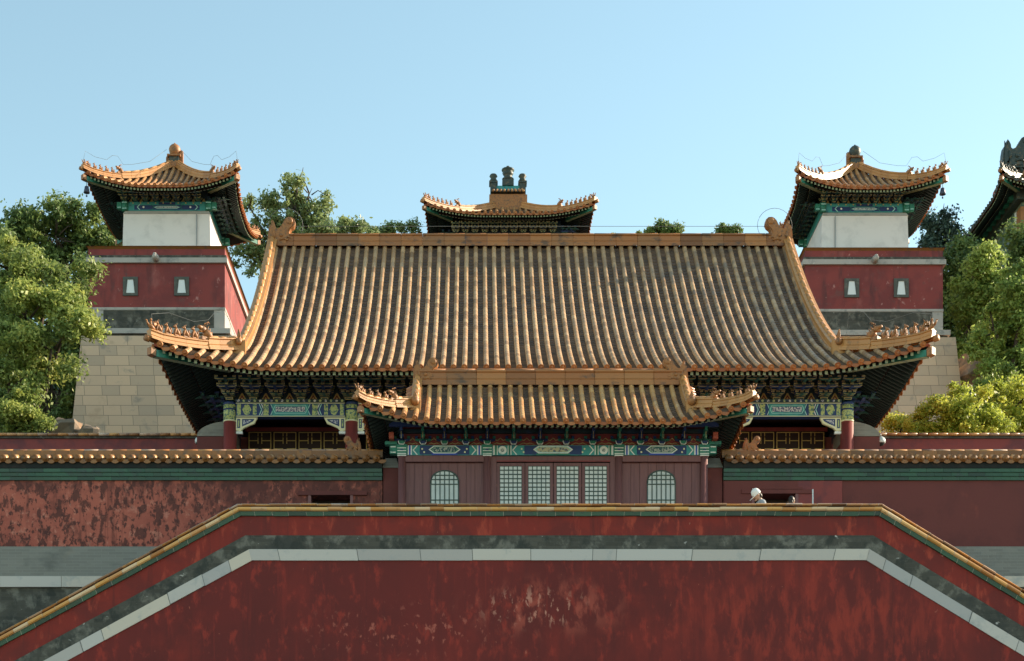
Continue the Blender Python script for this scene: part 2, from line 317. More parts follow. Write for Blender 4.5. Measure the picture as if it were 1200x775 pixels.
# ------------------------------------------------------------------ front stair wall (double ramp) -- swept courses
def offset_path(path, h):
    out = []
    for i in range(len(path)):
        def nrm(a, b):
            dx, dz = b[0] - a[0], b[1] - a[1]; l = math.hypot(dx, dz); return (-dz / l, dx / l)
        n0 = nrm(path[max(i - 1, 0)], path[max(i - 1, 0) + 1]); n1 = nrm(path[min(i, len(path) - 2)], path[min(i, len(path) - 2) + 1])
        bx, bz = n0[0] + n1[0], n0[1] + n1[1]; l = bx * bx + bz * bz
        out.append((path[i][0] + h * 2 * bx / l, path[i][1] + h * 2 * bz / l))
    return out
def course(mb, path, prof, m, seg=None, joint=None, jm="mortar", jit=.25, wob=0.0):
    """sweep prof [(y, h)] along the XZ path; cut in pieces of length seg with their own tint"""
    pls = [offset_path(path, h) for _, h in prof]
    for i in range(len(path) - 1):
        L = math.hypot(path[i + 1][0] - path[i][0], path[i + 1][1] - path[i][1])
        cuts = [0.0]
        if seg:
            t = seg * random.random()
            while t < L - .1 * seg: cuts.append(t / L); t += seg * (1 + jit * (random.random() - .5) * 2)
        cuts.append(1.0)
        for c in range(len(cuts) - 1):
            a, b = cuts[c], cuts[c + 1]
            if joint and b < 1: jb = b; b = b - joint / L
            def ring(t): return [(pl[i][0] * (1 - t) + pl[i + 1][0] * t, prof[k][0], pl[i][1] * (1 - t) + pl[i + 1][1] * t) for k, pl in enumerate(pls)]
            n = len(prof); rng = range(n - 1); wz, wy = random.uniform(-wob, wob), random.uniform(-wob, wob)
            mb.add([(q[0], q[1] + wy, q[2] + wz) for q in ring(a) + ring(b)], [(k, k + 1, n + k + 1, n + k) for k in rng], m)
            if joint and cuts[c + 1] < 1:
                mb.add(ring(b) + ring(cuts[c + 1]), [(k, k + 1, n + k + 1, n + k) for k in rng], jm)
D0 = 38.0
top = [(X_(278, D0), Z_(590, D0)), (X_(1034, D0), Z_(590, D0))]
sl, sr = 150 / 276, 101 / 166
dl = (top[0][1] - 1.3) / sl; dr = (top[1][1] - 1.3) / sr
path = [(top[0][0] - dl, 1.3)] + top + [(top[1][0] + dr, 1.3)]
px = D0 / FPX
wall = thing("stair_wall", "great red retaining wall across the foreground whose yellow tiled top slopes down at both ends", "wall", (0, D0, 0))
yf, yb = 0.0, 0.62
def local(prof): return prof
mb = MB()   # plaster body as one solid from the ground to under the white band
lo = offset_path(path, -67 * px)
poly = [(lo[0][0] - 2.5, 0.0)] + [(lo[0][0], lo[0][1])] + lo[1:3] + [lo[3], (lo[3][0] + 2.5, 0.0)]
poly = [(p[0], max(p[1], 0.0)) for p in poly]
mb.extrude(poly[::-1], yf, yb, "red_front"); mb.build("wall_face", wall)
mb = MB(); course(mb, path, [(yb + .03, -67 * px), (-.03, -67 * px), (-.03, -54 * px), (yb + .03, -54 * px)], "stone_white", seg=1.25, joint=.016, jit=.6, jm="stone_joint", wob=.008); mb.build("stone_band", wall)
mb = MB(); course(mb, path, [(yb, -54 * px), (.004, -54 * px), (.004, -37.5 * px), (yb, -37.5 * px)], "brick_dark"); mb.build("brick_band", wall)
mb = MB(); course(mb, path, [(yb, -37.5 * px), (.02, -37.5 * px), (.02, -15 * px), (yb, -15 * px)], "red_parapet"); mb.build("parapet_face", wall)
mb = MB(); course(mb, path, [(yb + .04, -15 * px), (-.035, -15 * px), (-.045, -10 * px), (yb + .04, -10 * px)], "green_glaze", seg=.40, joint=.006, jit=.1, wob=.006); mb.build("green_tile_strip", wall)
mb = MB()
course(mb, path, [(yb, -10 * px), (-.07, -10 * px), (-.115, -9 * px), (-.125, -7.5 * px), (-.105, -5.8 * px), (-.05, -5.2 * px)], "coping_yellow", seg=.36, joint=.008, jit=.1, wob=.008)
course(mb, path, [(-.05, -5.3 * px), (.06, -5.0 * px), (.06, -3.3 * px)], "coping", seg=.36, joint=.008, jit=.1, wob=.010)
course(mb, path, [(.04, -3.3 * px), (-.035, -2.9 * px), (-.055, -1.7 * px), (-.02, -.5 * px), (.06, 0), (.31, .012), (yb - .12, 0), (yb - .03, -2 * px), (yb + .12, -7 * px), (yb + .05, -10 * px)], "coping", seg=.36, joint=.008, jit=.1, wob=.010)
mb.build("coping", wall)
# stair flights behind the sloping parapets
for sgn, (a, b), slp in ((-1, (path[1], path[0]), sl), (1, (path[2], path[3]), sr)):
    mb = MB(); n = int((TERR) / .16); x = a[0]
    for i in range(n):
        z = TERR - (i + 1) * .16 - .01; w = .16 / slp
        if z < .05: break
        x0, x1 = sorted((x + sgn * (.6 + i * w), x + sgn * (.6 + (i + 1) * w))); mb.box(x0 + .001, x1 - .001, D0 + .65, 41.1, 0.01, z, "stone_trim")
    struct(mb, "staircase")

# ------------------------------------------------------------------ figurines & finials (shared meshes)
def beast_mesh(mat="finial", seated=True):
    mb = MB()
    mb.box(-.13, .13, -.07, .07, 0, .05, mat)
    mb.tube([(.09, 0, .04), (.05, 0, .16), (-.01, 0, .27), (-.05, 0, .34)], [.085, .085, .06, .045], mat, 7)
    mb.ball((-.075, 0, .38), (.07, .05, .06), mat); mb.tube([(-.10, 0, .37), (-.17, 0, .35)], [.04, .025], mat, 6)
    mb.tube([(-.045, .03, .41), (-.02, .045, .49)], [.02, .006], mat, 5); mb.tube([(-.045, -.03, .41), (-.02, -.045, .49)], [.02, .006], mat, 5)
    for y in (-.045, .045): mb.tube([(-.06, y, .27), (-.10, y, .12), (-.11, y, .02)], [.035, .026, .03], mat, 6)
    mb.tube([(.12, 0, .07), (.17, 0, .17), (.15, 0, .29), (.10, 0, .33)], [.03, .035, .03, .01], mat, 6)
    return mb
def rider_mesh(mat="finial"):
    mb = MB()
    mb.tube([(.12, 0, .05), (.0, 0, .13), (-.13, 0, .17)], [.07, .09, .05], mat, 7)
    mb.tube([(-.12, 0, .16), (-.19, 0, .25), (-.22, 0, .34)], [.05, .035, .03], mat, 6); mb.tube([(-.22, 0, .33), (-.29, 0, .33)], [.028, .006], mat, 5)
    mb.tube([(.10, 0, .08), (.19, 0, .24), (.17, 0, .40)], [.06, .06, .015], mat, 6); mb.tube([(.06, 0, .1), (.13, 0, .24), (.09, 0, .36)], [.05, .05, .015], mat, 6)
    mb.tube([(-.03, 0, .16), (-.02, 0, .34)], [.06, .04], mat, 7); mb.ball((-.025, 0, .40), .048, mat)
    return mb
def dragon_mesh(mat="finial"):   # the larger horned beast halfway up a hip ridge
    mb = MB()
    mb.box(-.22, .22, -.11, .11, 0, .12, mat)
    mb.tube([(.20, 0, .08), (.10, 0, .26), (-.06, 0, .32)], [.13, .15, .12], mat, 8)
    mb.ball((-.12, 0, .40), (.14, .10, .12), mat); mb.tube([(-.18, 0, .42), (-.34, 0, .46)], [.085, .05], mat, 7); mb.tube([(-.18, 0, .33), (-.30, 0, .28)], [.06, .035], mat, 7)
    for y in (-.06, .06): mb.tube([(-.06, y, .49), (-.02, y, .62), (.06, y, .68), (.13, y, .64)], [.03, .026, .02, .006], mat, 6)
    for i, (x, z) in enumerate(((.06, .46), (.14, .40), (.22, .30))): mb.tube([(x - .03, 0, z - .06), (x + .06, 0, z + .10)], [.05, .008], mat, 5)
    return mb
def chiwen_mesh(s, mat="finial", th=.34):   # ridge-end dragon, mouth and curled tail towards +X, unit about 1 high
    mb = MB()
    out = [(-.12, -.25), (.62, -.25), (.60, -.05), (.66, .05), (.78, .02), (.74, .16), (.66, .22), (.68, .34), (.74, .44), (.84, .52), (.90, .64), (.88, .78), (.78, .87), (.64, .88),
           (.53, .82), (.47, .70), (.40, .56), (.30, .46), (.20, .42), (.13, .48), (.11, .62), (.03, .78), (-.02, .60), (-.10, .52), (-.14, .3), (-.16, 0)]
    mb.extrude([(p[0] * s, p[1] * s) for p in out], -th * s / 2, th * s / 2, mat)
    inner = [(p[0] * s * .86 + .03 * s, p[1] * s * .86 + .04 * s) for p in out]
    mb.extrude(inner, -th * s * .62, th * s * .62, mat)
    for y in (-.64, .64):                        # scroll, eye and fin relief
        mb.ball((.69 * s, y * th * s, .70 * s), (.13 * s, .04 * s, .13 * s), mat, 10, 6); mb.ball((.36 * s, y * th * s, .16 * s), (.08 * s, .05 * s, .08 * s), mat)
        mb.tube([(.02 * s, y * th * s, -.1 * s), (.12 * s, y * th * s, .12 * s), (.06 * s, y * th * s, .34 * s)], [.05 * s, .06 * s, .03 * s], mat, 6)
        mb.tube([(.62 * s, y * th * s, -.04 * s), (.46 * s, y * th * s, .02 * s), (.30 * s, y * th * s, -.04 * s)], [.03 * s, .05 * s, .04 * s], mat, 6)
    mb.tube([(.0, 0, .5 * s), (-.04 * s, 0, .80 * s)], [.05 * s, .012 * s], mat, 6)
    return mb

# ------------------------------------------------------------------ roofs
class Roof:
    def __init__(s, W, H, xg, ze, rise, a, L, Ls, e):
        s.W, s.H, s.xg, s.ze, s.rise, s.a, s.L, s.Ls, s.e = W, H, xg, ze, rise, a, L, Ls, e
    def P(s, d):
        t = d / s.H
        return s.rise * (s.a * t + (1 - s.a) * t * abs(t)) if d > 0 else s.rise * s.a * t
    def A(s, k): return s.W if k % 2 == 0 else s.H
    def run(s, k):
        if k % 2 == 0: return s.H
        return s.W - s.xg
    def dmax(s, k, x):
        A = s.A(k); x = abs(x)
        if k % 2 == 0: return s.H if x <= s.xg else max(0, A - x)
        return min(s.W - s.xg, max(0, A - x))
    def pt(s, k, x, d, off=0.0):
        if k == 0: X, Y = x, -s.H + d
        elif k == 1: X, Y = s.W - d, x
        elif k == 2: X, Y = -x, s.H - d
        else: X, Y = -s.W + d, -x
        return s.deform(X, Y, s.ze + s.P(d) + off)
    def deform(s, X, Y, z):
        t = max(0.0, 1 - max(s.W - abs(X), s.H - abs(Y)) / s.Ls)
        q = t * t
        return Vector((X + math.copysign(s.e * q, X), Y + math.copysign(s.e * q, Y), z + s.L * q))
UX = [Vector((1, 0, 0)), Vector((0, 1, 0)), Vector((-1, 0, 0)), Vector((0, -1, 0))]

def tiles(mb, rf, k, sp, r, tl, mrow, mpan, medge, step=True, pan=.17, nail=False, nring=7):
    A = rf.A(k); n = int(round(2 * A / sp)); n += (n % 2 == 0); sp = 2 * A / n; ux = UX[k]
    angs = [math.radians(-12 + 204 * j / (nring - 1)) for j in range(nring)]
    for i in range(n):
        x = -A + sp * (i + .5); dm = rf.dmax(k, x)
        if dm < .12: continue
        ds = [-.07]; L = tl / math.sqrt(1 + (rf.rise / rf.H) ** 2)
        while ds[-1] + L < dm: ds.append(ds[-1] + L)
        if dm - ds[-1] > .05: ds.append(dm)
        P = [rf.pt(k, x, d, .02) for d in ds]
        prev = None
        for j in range(len(P) - 1):
            t = (P[j + 1] - P[j]).normalized(); nn = ux.cross(t).normalized()
            if nn.z < 0: nn = -nn
            r0, r1 = r, r * (.94 if step else 1.0)
            a = [P[j] + (ux * math.cos(q) + nn * math.sin(q)) * r0 for q in angs]; b = [P[j + 1] + (ux * math.cos(q) + nn * math.sin(q)) * r1 for q in angs]
            mb.add(a + b, [(q, q + 1, nring + q + 1, nring + q) for q in range(nring - 1)], mrow, smooth=True)
            if step and prev: mb.add(prev + a, [(q, q + 1, nring + q + 1, nring + q) for q in range(nring - 1)], mrow, .1)
            prev = b
            if j == 0:       # round end cap
                c = [P[0] - t * .012 + (ux * math.cos(2 * math.pi * q / 12) + nn * math.sin(2 * math.pi * q / 12)) * r * 1.08 for q in range(12)]
                c2 = [p + t * .05 for p in c]
                mb.add(c + c2, [tuple(range(12))] + [(q, (q + 1) % 12, 12 + (q + 1) % 12, 12 + q) for q in range(12)], medge)
                mb.ball(P[0] - t * .014, r * .55, medge, 6, 4)
                if nail:
                    mb.ball(P[0] + t * .16 + nn * r, r * .30, mrow, 6, 4)
    # pan tiles between the rows
    for i in range(n + 1):
        x = -A + sp * i; xc = max(-A + .02, min(A - .02, x)); dm = rf.dmax(k, xc)
        if dm < .1: continue
        d = -.03; h = sp * .5
        while d < dm:
            d2 = min(d + pan, dm); xs = (max(-A, x - h), x, min(A, x + h)); dz = (.0, -.03, .0)
            lowp = [rf.pt(k, xs[q], min(d, rf.dmax(k, xs[q]) if q != 1 else dm), .034 + dz[q]) for q in range(3)]
            hip = [rf.pt(k, xs[q], min(d2, rf.dmax(k, xs[q]) if q != 1 else dm), .002 + dz[q]) for q in range(3)]
            low0 = [p - Vector((0, 0, .036)) for p in lowp]
            mb.add(lowp + hip + low0, [(0, 1, 4, 3), (1, 2, 5, 4), (6, 7, 1, 0), (7, 8, 2, 1)], mpan); d = d2
        if abs(x) < A - .02:   # drip tile
            c = rf.pt(k, x, -.05, -.005); w = sp * .44; out = (rf.pt(k, x, -.2) - rf.pt(k, x, 0)); out.z = 0; out = out.normalized()
            pts = [c + ux * w * math.cos(q) + Vector((0, 0, -1)) * (w * .80 * math.sin(q)) + out * .03 * math.sin(q) for q in [math.pi * z / 8 for z in range(9)]]
            b = [p - out * .02 for p in pts]
            mb.add(pts + b, [tuple(range(9)), tuple(range(17, 8, -1))] + [(q, q + 9, q + 10, q + 1) for q in range(8)], medge)
def strip(mb, rf, k, d0, o0, d1, o1, m, nx=40):
    A = rf.A(k); vs = []
    for i in range(nx + 1):
        u = -1 + 2 * i / nx; u = math.copysign(abs(u) ** .75, u)
        vs.append(rf.pt(k, u * (A - d0), d0, o0)); vs.append(rf.pt(k, u * (A - d1), d1, o1))
    mb.add(vs, [(2 * i, 2 * i + 2, 2 * i + 3, 2 * i + 1) for i in range(nx)], m)
def underside(rf, root, o, sp, hw, endm="rafter_end", sides=(0, 1, 2, 3), roofpart=None, drop=1.0):
    mb = MB()
    for k in range(4):
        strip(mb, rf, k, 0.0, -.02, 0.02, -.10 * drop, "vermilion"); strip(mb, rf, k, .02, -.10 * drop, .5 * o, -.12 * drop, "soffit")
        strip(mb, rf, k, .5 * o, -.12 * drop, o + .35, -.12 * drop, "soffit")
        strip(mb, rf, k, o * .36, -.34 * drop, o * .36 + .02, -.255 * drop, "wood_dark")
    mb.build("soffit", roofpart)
    mb = MB()
    for k in sides:
        A = rf.A(k); n = int(2 * A / (sp / 2)); ux = UX[k]
        for i in range(n):
            x = -A + (i + .5) * 2 * A / n
            for (d0, d1, oo, hh, w, em) in ((.06, o * .62, -.125 * drop, .105 * drop, hw, endm), (o * .38, o + .2, -.25 * drop, .12 * drop, hw * 1.1, "rafter_white")):
                e = min(d1, A - abs(x) - .02)
                if e - d0 < .12: continue
                a = rf.pt(k, x, d0, oo); b = rf.pt(k, x, e, oo); u = ux * w; dn = Vector((0, 0, -hh))
                v8 = [a - u + dn, a + u + dn, b + u + dn, b - u + dn, a - u, a + u, b + u, b - u]
                mb.add(v8, [f for q, f in enumerate(BOXF) if q != 2], "rafter_green"); mb.add([v8[0], v8[1], v8[5], v8[4]], [(0, 1, 2, 3)], em)
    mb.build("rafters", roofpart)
def ridge_sweep(mb, pts, side, w, h, m, mtop, seg=.6, roll=.07):
    """a ridge of mouldings along pts; side = horizontal vector across it"""
    P = [Vector(p) for p in pts]; acc = 0
    prof = [(w * .62, 0), (w * .62, h * .16), (w * .46, h * .20), (w * .46, h * .34), (w * .5, h * .38), (w * .40, h * .42), (w * .40, h * .74), (w * .52, h * .80), (w * .52, h * .88), (w * .3, h * .92)]
    prof = prof + [(-a, b) for a, b in prof[::-1]]; n = len(prof)
    for i in range(len(P) - 1):
        t = random.random()
        up0 = Vector((0, 0, 1)); 
        a = [P[i] + side * u + up0 * v for u, v in prof]; b = [P[i + 1] * .986 + P[i] * .014 + side * u + up0 * v for u, v in prof]
        mb.add(a + b, [(q, q + 1, n + q + 1, n + q) for q in range(n - 1)], m, t)
        mb.tube([P[i] + up0 * (h * .92), P[i] * .04 + P[i + 1] * .96 + up0 * (h * .92)], [roll, roll * .95], mtop, 8)
    for e, fl in ((0, 1), (-1, -1)):
        mb.add([P[e] + side * u + Vector((0, 0, v)) for u, v in prof], [tuple(range(n))[::fl]], m)
def samp(f, n): return [f(i / n) for i in range(n + 1)]

def dress_roof(rf, root, sp, r, tl, o, mats, ridge_h=.45, ridge_w=.34, hip_h=.34, hip_w=.24, fig=(5, .3), chi=1.0, fig_hips=((-1, -1), (1, -1)), rowsides=(0, 1, 2, 3),
               nail=False, drop=1.0, hw=.04, lit="ridge_lit", chimat="finial", pan=.17, beast=True, raft=(0, 1, 3)):
    """tiles, undersides, ridges, finials and figurines, as part 'roof' and its sub-parts"""
    mrow, mpan, medge = mats
    mb = MB()
    for k in range(4): tiles(mb, rf, k, sp, r, tl if k == 0 else tl * 2, mrow, mpan, medge, step=(k == 0), pan=pan if k == 0 else pan * 3, nail=nail and k == 0, nring=7 if k == 0 else 5)
    roof = mb.build("roof", root)
    underside(rf, root, o, sp, hw, roofpart=roof, drop=drop, sides=raft)
    top = rf.ze + rf.rise
    gb = rf.W - rf.xg
    if rf.xg > .05:
        n = max(6, int(2 * rf.xg / .75)); mb = MB()
        ridge_sweep(mb, samp(lambda t: Vector((-rf.xg + 2 * rf.xg * t, 0, top - .06)), n), Vector((0, -1, 0)), ridge_w, ridge_h, "ridge", "ridge", roll=.075)
        mb.build("main_ridge", roof)
        cm = chiwen_mesh(chi, chimat)
        c1 = cm.build("ridge_finial", roof, (-rf.xg - .02, 0, top + .2 * chi)); c2 = dup(c1, roof, (rf.xg + .02, 0, top + .2 * chi), math.pi)
        gz = rf.ze + rf.P(gb)
        for s_ in (-1, 1):      # gable boards closing the ends
            mb = MB()
            pts = [(-(rf.H - gb), gz - .1)] + [(-rf.H + gb + (rf.H - gb) * i / 10, rf.ze + rf.P(gb + (rf.H - gb) * i / 10) - .02) for i in range(11)]
            pts += [(rf.H - gb - (rf.H - gb) * i / 10, rf.ze + rf.P(rf.H - (rf.H - gb) * i / 10) - .02) for i in range(1, 11)] + [((rf.H - gb), gz - .1)]
            x = s_ * (rf.xg - .05); n = len(pts)
            mb.add([(x, p[0], p[1]) for p in pts] + [(x - s_ * .15, p[0], p[1]) for p in pts], [tuple(range(n)), tuple(range(2 * n - 1, n - 1, -1))], "vermilion")
            mb.build("gable", roof)
        for s_ in (-1, 1):
            for b_ in (-1, 1):
                n = int((rf.H - gb) / .55) + 4; mb = MB()
                f = lambda t: Vector((s_ * rf.xg, b_ * -(-rf.H + gb * .92 + (rf.H - gb * .92) * (1 - t)), rf.ze + rf.P(gb * .92 + (rf.H - gb * .92) * (1 - t)) - .02))
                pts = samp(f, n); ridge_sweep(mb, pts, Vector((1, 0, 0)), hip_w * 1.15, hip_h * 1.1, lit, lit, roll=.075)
                # short tile ends jutting out along the gable
                for q in range(int(n * 2.2)):
                    p = f((q + .5) / (n * 2.2)); mb.tube([p + Vector((0, 0, .04)), p + Vector((s_ * .27, 0, -.10))], [.06, .06], medge, 7)
                mb.build("gable_ridge", roof)
                mb = MB()      # block ending the gable ridge
                e = f(1); mb.box(e.x - hip_w * .7, e.x + hip_w * .7, e.y - .10, e.y + .10, e.z - .05, e.z + hip_h * 1.2, lit)
                mb.tube([e + Vector((0, b_ * .02, hip_h * 1.1)), e + Vector((0, b_ * .05, hip_h * 1.55)), e + Vector((0, b_ * .16, hip_h * 1.95))], [.09, .07, .02], "finial", 7)
                mb.ball(e + Vector((0, b_ * .10, hip_h * 1.1)), (.11, .12, .12), "finial")
                mb.build("ridge_end_block", roof)
    # hip ridges
    q0 = gb if rf.xg > .05 else rf.W * .98
    beastm = None
    for sx in (-1, 1):
        for sy in (-1, 1):
            def f(t, off=0.0):
                d = q0 * (1 - t) - .10 * t
                return rf.deform(sx * (rf.W - d), sy * (rf.H - d), rf.ze + rf.P(max(d, 0)) + .02 + off)
            n = max(8, int(q0 / .3)); side = Vector((sx, -sy, 0)).normalized(); mb = MB()
            split = int(n * .42) if rf.xg > .05 else int(n * .62)
            pts = samp(f, n)
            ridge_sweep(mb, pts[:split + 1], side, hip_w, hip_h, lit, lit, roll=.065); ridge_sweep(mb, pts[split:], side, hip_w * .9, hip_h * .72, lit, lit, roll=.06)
            e = pts[-1]; dr_ = (pts[-1] - pts[-2]).normalized()
            mb.tube([e, e + dr_ * hip_w * .5], [hip_w * .34] * 2, "finial", 9)
            mb.build("hip_ridge", roof)
            mb = MB()      # corner beam and its glazed sleeve
            a = rf.deform(sx * (rf.W - o * .9), sy * (rf.H - o * .9), rf.ze + rf.P(o * .9) - .42 * drop); b = rf.deform(sx * (rf.W - .02), sy * (rf.H - .02), rf.ze - .22 * drop)
            dn = Vector((0, 0, -.20 * drop)); u = side * .10 * drop
            mb.hexa([a - u + dn, b - u + dn, b + u + dn, a + u + dn, a - u, b - u, b + u, a + u], "paint_green")
            mb.add([a - u + dn * 1.03, b - u + dn * 1.03, b + u + dn * 1.03, a + u + dn * 1.03], [(0, 3, 2, 1)], "rafter_end")
            c = b + dr_ * .02; d2 = Vector((sx, sy, .25)).normalized() * .17 * drop
            mb.hexa([c - u * 1.1 + dn, c + d2 - u * 1.1 + dn, c + d2 + u * 1.1 + dn, c + u * 1.1 + dn, c - u * 1.1 + dn * -.1, c + d2 - u * 1.1 + dn * -.1, c + d2 + u * 1.1 + dn * -.1, c + u * 1.1 + dn * -.1], "finial")
            mb.build("corner_beam", roof)
            if (sx, sy) in fig_hips and fig[0]:
                if beastm is None:
                    beastm = beast_mesh(chimat); bo = beastm.build("figurine", roof); ro = rider_mesh(chimat).build("rider_figurine", roof); do = dragon_mesh(chimat).build("dragon_figurine", roof); first = True
                rz = math.atan2(sy, sx) + math.pi
                def place(o_, t, s, fz):
                    global _u
                    p = f(t) + Vector((0, 0, fz)); 
                    if o_.get("used"): c_ = dup(o_, roof, p, rz, (s, s, s))
                    else:
                        c_ = o_; o_["used"] = 1; c_.location = p; c_.rotation_euler = (0, 0, rz); c_.scale = (s, s, s)
                    return c_
                s = fig[1] / .49; t0 = split / n; zz = hip_h * .72
                if beast: place(do, t0 + .01, s * 1.1, zz * .9)
                place(ro, .975, s * 1.0, zz)
                for i in range(fig[0]): place(bo, t0 + (1 - t0) * (.22 + .62 * i / max(1, fig[0] - 1)), s * (.95 + .08 * random.random()), zz)
    for o_ in list(bpy.data.objects):
        if "used" in o_: del o_["used"]
    return roof

# ------------------------------------------------------------------ brackets and painted beams
def edged(mb, x0, x1, y0, y1, z0, z1, m, g="paint_goldrim", t=.02):
    mb.box(x0, x1, y0, y1, z0, z1, m); y = y0 - .004
    for a in ((x0, x1, z0, z0 + t), (x0, x1, z1 - t, z1), (x0, x0 + t, z0 + t, z1 - t), (x1 - t, x1, z0 + t, z1 - t)):
        mb.add([(a[0], y, a[2]), (a[1], y, a[2]), (a[1], y, a[3]), (a[0], y, a[3])], [(0, 1, 2, 3)], g)
def bracket_mesh(w, h, out, c1, c2, g="paint_goldrim", t=.02):
    """a bracket set facing -Y: block, three tiers of crossed arms with small blocks, 0..h high, reaching out"""
    mb = MB(); hb = h * .17
    edged(mb, -w * .15, w * .15, -.14, .14, 0, hb, c1, g, t)
    n = 3; th = (h - hb) / n
    for i in range(n):
        z = hb + i * th; yo = -out * (i + 1) / n; m = (c1, c2)[i % 2]
        edged(mb, -w * .055, w * .055, yo - .10, .1, z, z + th * .55, m, g, t * .8)
        mb.hexa([(-w * .05, yo - .26, z - th * .25), (w * .05, yo - .26, z - th * .25), (w * .05, yo - .1, z), (-w * .05, yo - .1, z), (-w * .05, yo - .2, z + th * .1), (w * .05, yo - .2, z + th * .1), (w * .05, yo - .1, z + th * .5), (-w * .05, yo - .1, z + th * .5)], m)
        for yy, ww in ((yo if i < n - 1 else yo * .98, w * (.24, .40, .43)[i]), (-.02, w * (.22, .36, .42)[i]), (yo * .5, w * (.22, .30, .36)[i])):
            pts = [(-ww, z + th * .5), (-ww, z + th * .28), (-ww * .72, z + th * .06), (ww * .72, z + th * .06), (ww, z + th * .28), (ww, z + th * .5)]
            mb.extrude(pts, yy - .05, yy + .05, m)
            q = [(-ww, z + th * .28), (-ww * .72, z + th * .06), (ww * .72, z + th * .06), (ww, z + th * .28)]
            for a in range(3):
                x0, z0 = q[a]; x1, z1 = q[a + 1]; mb.add([(x0, yy - .055, z0), (x1, yy - .055, z1), (x1, yy - .055, z1 + t), (x0, yy - .055, z0 + t)], [(0, 1, 2, 3)], g)
            for sx in (-1, 0, 1): edged(mb, sx * ww * .84 - w * .065, sx * ww * .84 + w * .065, yy - .075, yy + .07, z + th * .56, z + th * .92, (c2, c1)[i % 2], g, t * .8)
    return mb
def chevron(mb, x, y, z0, z1, dx, w, m, sgn=1):
    zm = (z0 + z1) / 2
    mb.poly([(x, z0), (x + w, z0), (x + w + sgn * dx, zm), (x + sgn * dx, zm)], y, m); mb.poly([(x + sgn * dx, zm), (x + w + sgn * dx, zm), (x + w, z1), (x, z1)], y, m)
def rect(mb, x0, x1, z0, z1, y, m): mb.poly([(x0, z0), (x1, z0), (x1, z1), (x0, z1)], y, m)
def hexa_cart(mb, x0, x1, z0, z1, y, rim, fill, dx, t):
    zm = (z0 + z1) / 2
    mb.poly([(x0, zm), (x0 + dx, z0), (x1 - dx, z0), (x1, zm), (x1 - dx, z1), (x0 + dx, z1)], y, rim)
    mb.poly([(x0 + t * 1.8, zm), (x0 + dx + t * .8, z0 + t), (x1 - dx - t * .8, z0 + t), (x1 - t * 1.8, zm), (x1 - dx - t * .8, z1 - t), (x0 + dx + t * .8, z1 - t)], y - .003, fill)
def disc(mb, x, z, r, y, m, n=16): mb.poly([(x + r * math.cos(2 * math.pi * i / n), z + r * math.sin(2 * math.pi * i / n)) for i in range(n)], y, m)

# ------------------------------------------------------------------ main hall
HX, HD = 1.87, 48.0
HW, HH = 11.18, 10.0
hall = thing("main_hall", "large hall with a broad yellow tiled hip and gable roof behind the small gate", "hall", (HX, HD + HH, COURT))
hb = COURT
ze = Z_(431, HD) - hb
rf = Roof(HW, HH, 9.2, ze, (Z_(289, HD + HH) - hb) - ze, .60, .66, 3.4, .24)
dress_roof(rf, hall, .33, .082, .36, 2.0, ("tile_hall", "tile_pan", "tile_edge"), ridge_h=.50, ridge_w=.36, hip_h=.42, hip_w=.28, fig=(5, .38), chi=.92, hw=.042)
yw = -HH + 2.0; Dw = HD + 2.0
def hz(py, D=Dw): return Z_(py, D) - hb
cols = [-9.51, -5.76, -1.95, 1.95, 5.76, 9.51]
bz0, bz1 = hz(490), hz(474)
mb = MB(); mb.lathe([(.24, 0), (.24, .12), (.205, .14), (.20, bz0 - .0)], (0, 0, 0), "wood_red", 18)
mb.lathe([(.206, bz0 - .12), (.206, bz1 + .02)], (0, 0, 0), "paint_lime", 18); mb.lathe([(.210, bz0 - .14), (.210, bz0 - .10)], (0, 0, 0), "paint_cream", 18); mb.lathe([(.210, bz0 + .20), (.210, bz0 + .25)], (0, 0, 0), "paint_blue", 18); mb.lathe([(.210, bz1 - .05), (.210, bz1 + .03)], (0, 0, 0), "paint_blue", 18)
c0 = mb.build("column", hall, (cols[0], yw, 0))
for x in cols[1:]: dup(c0, hall, (x, yw, 0))
for x in (-9.51, 9.51):
    for j in range(1, 5): dup(c0, hall, (x, yw + j * 4.0, 0))
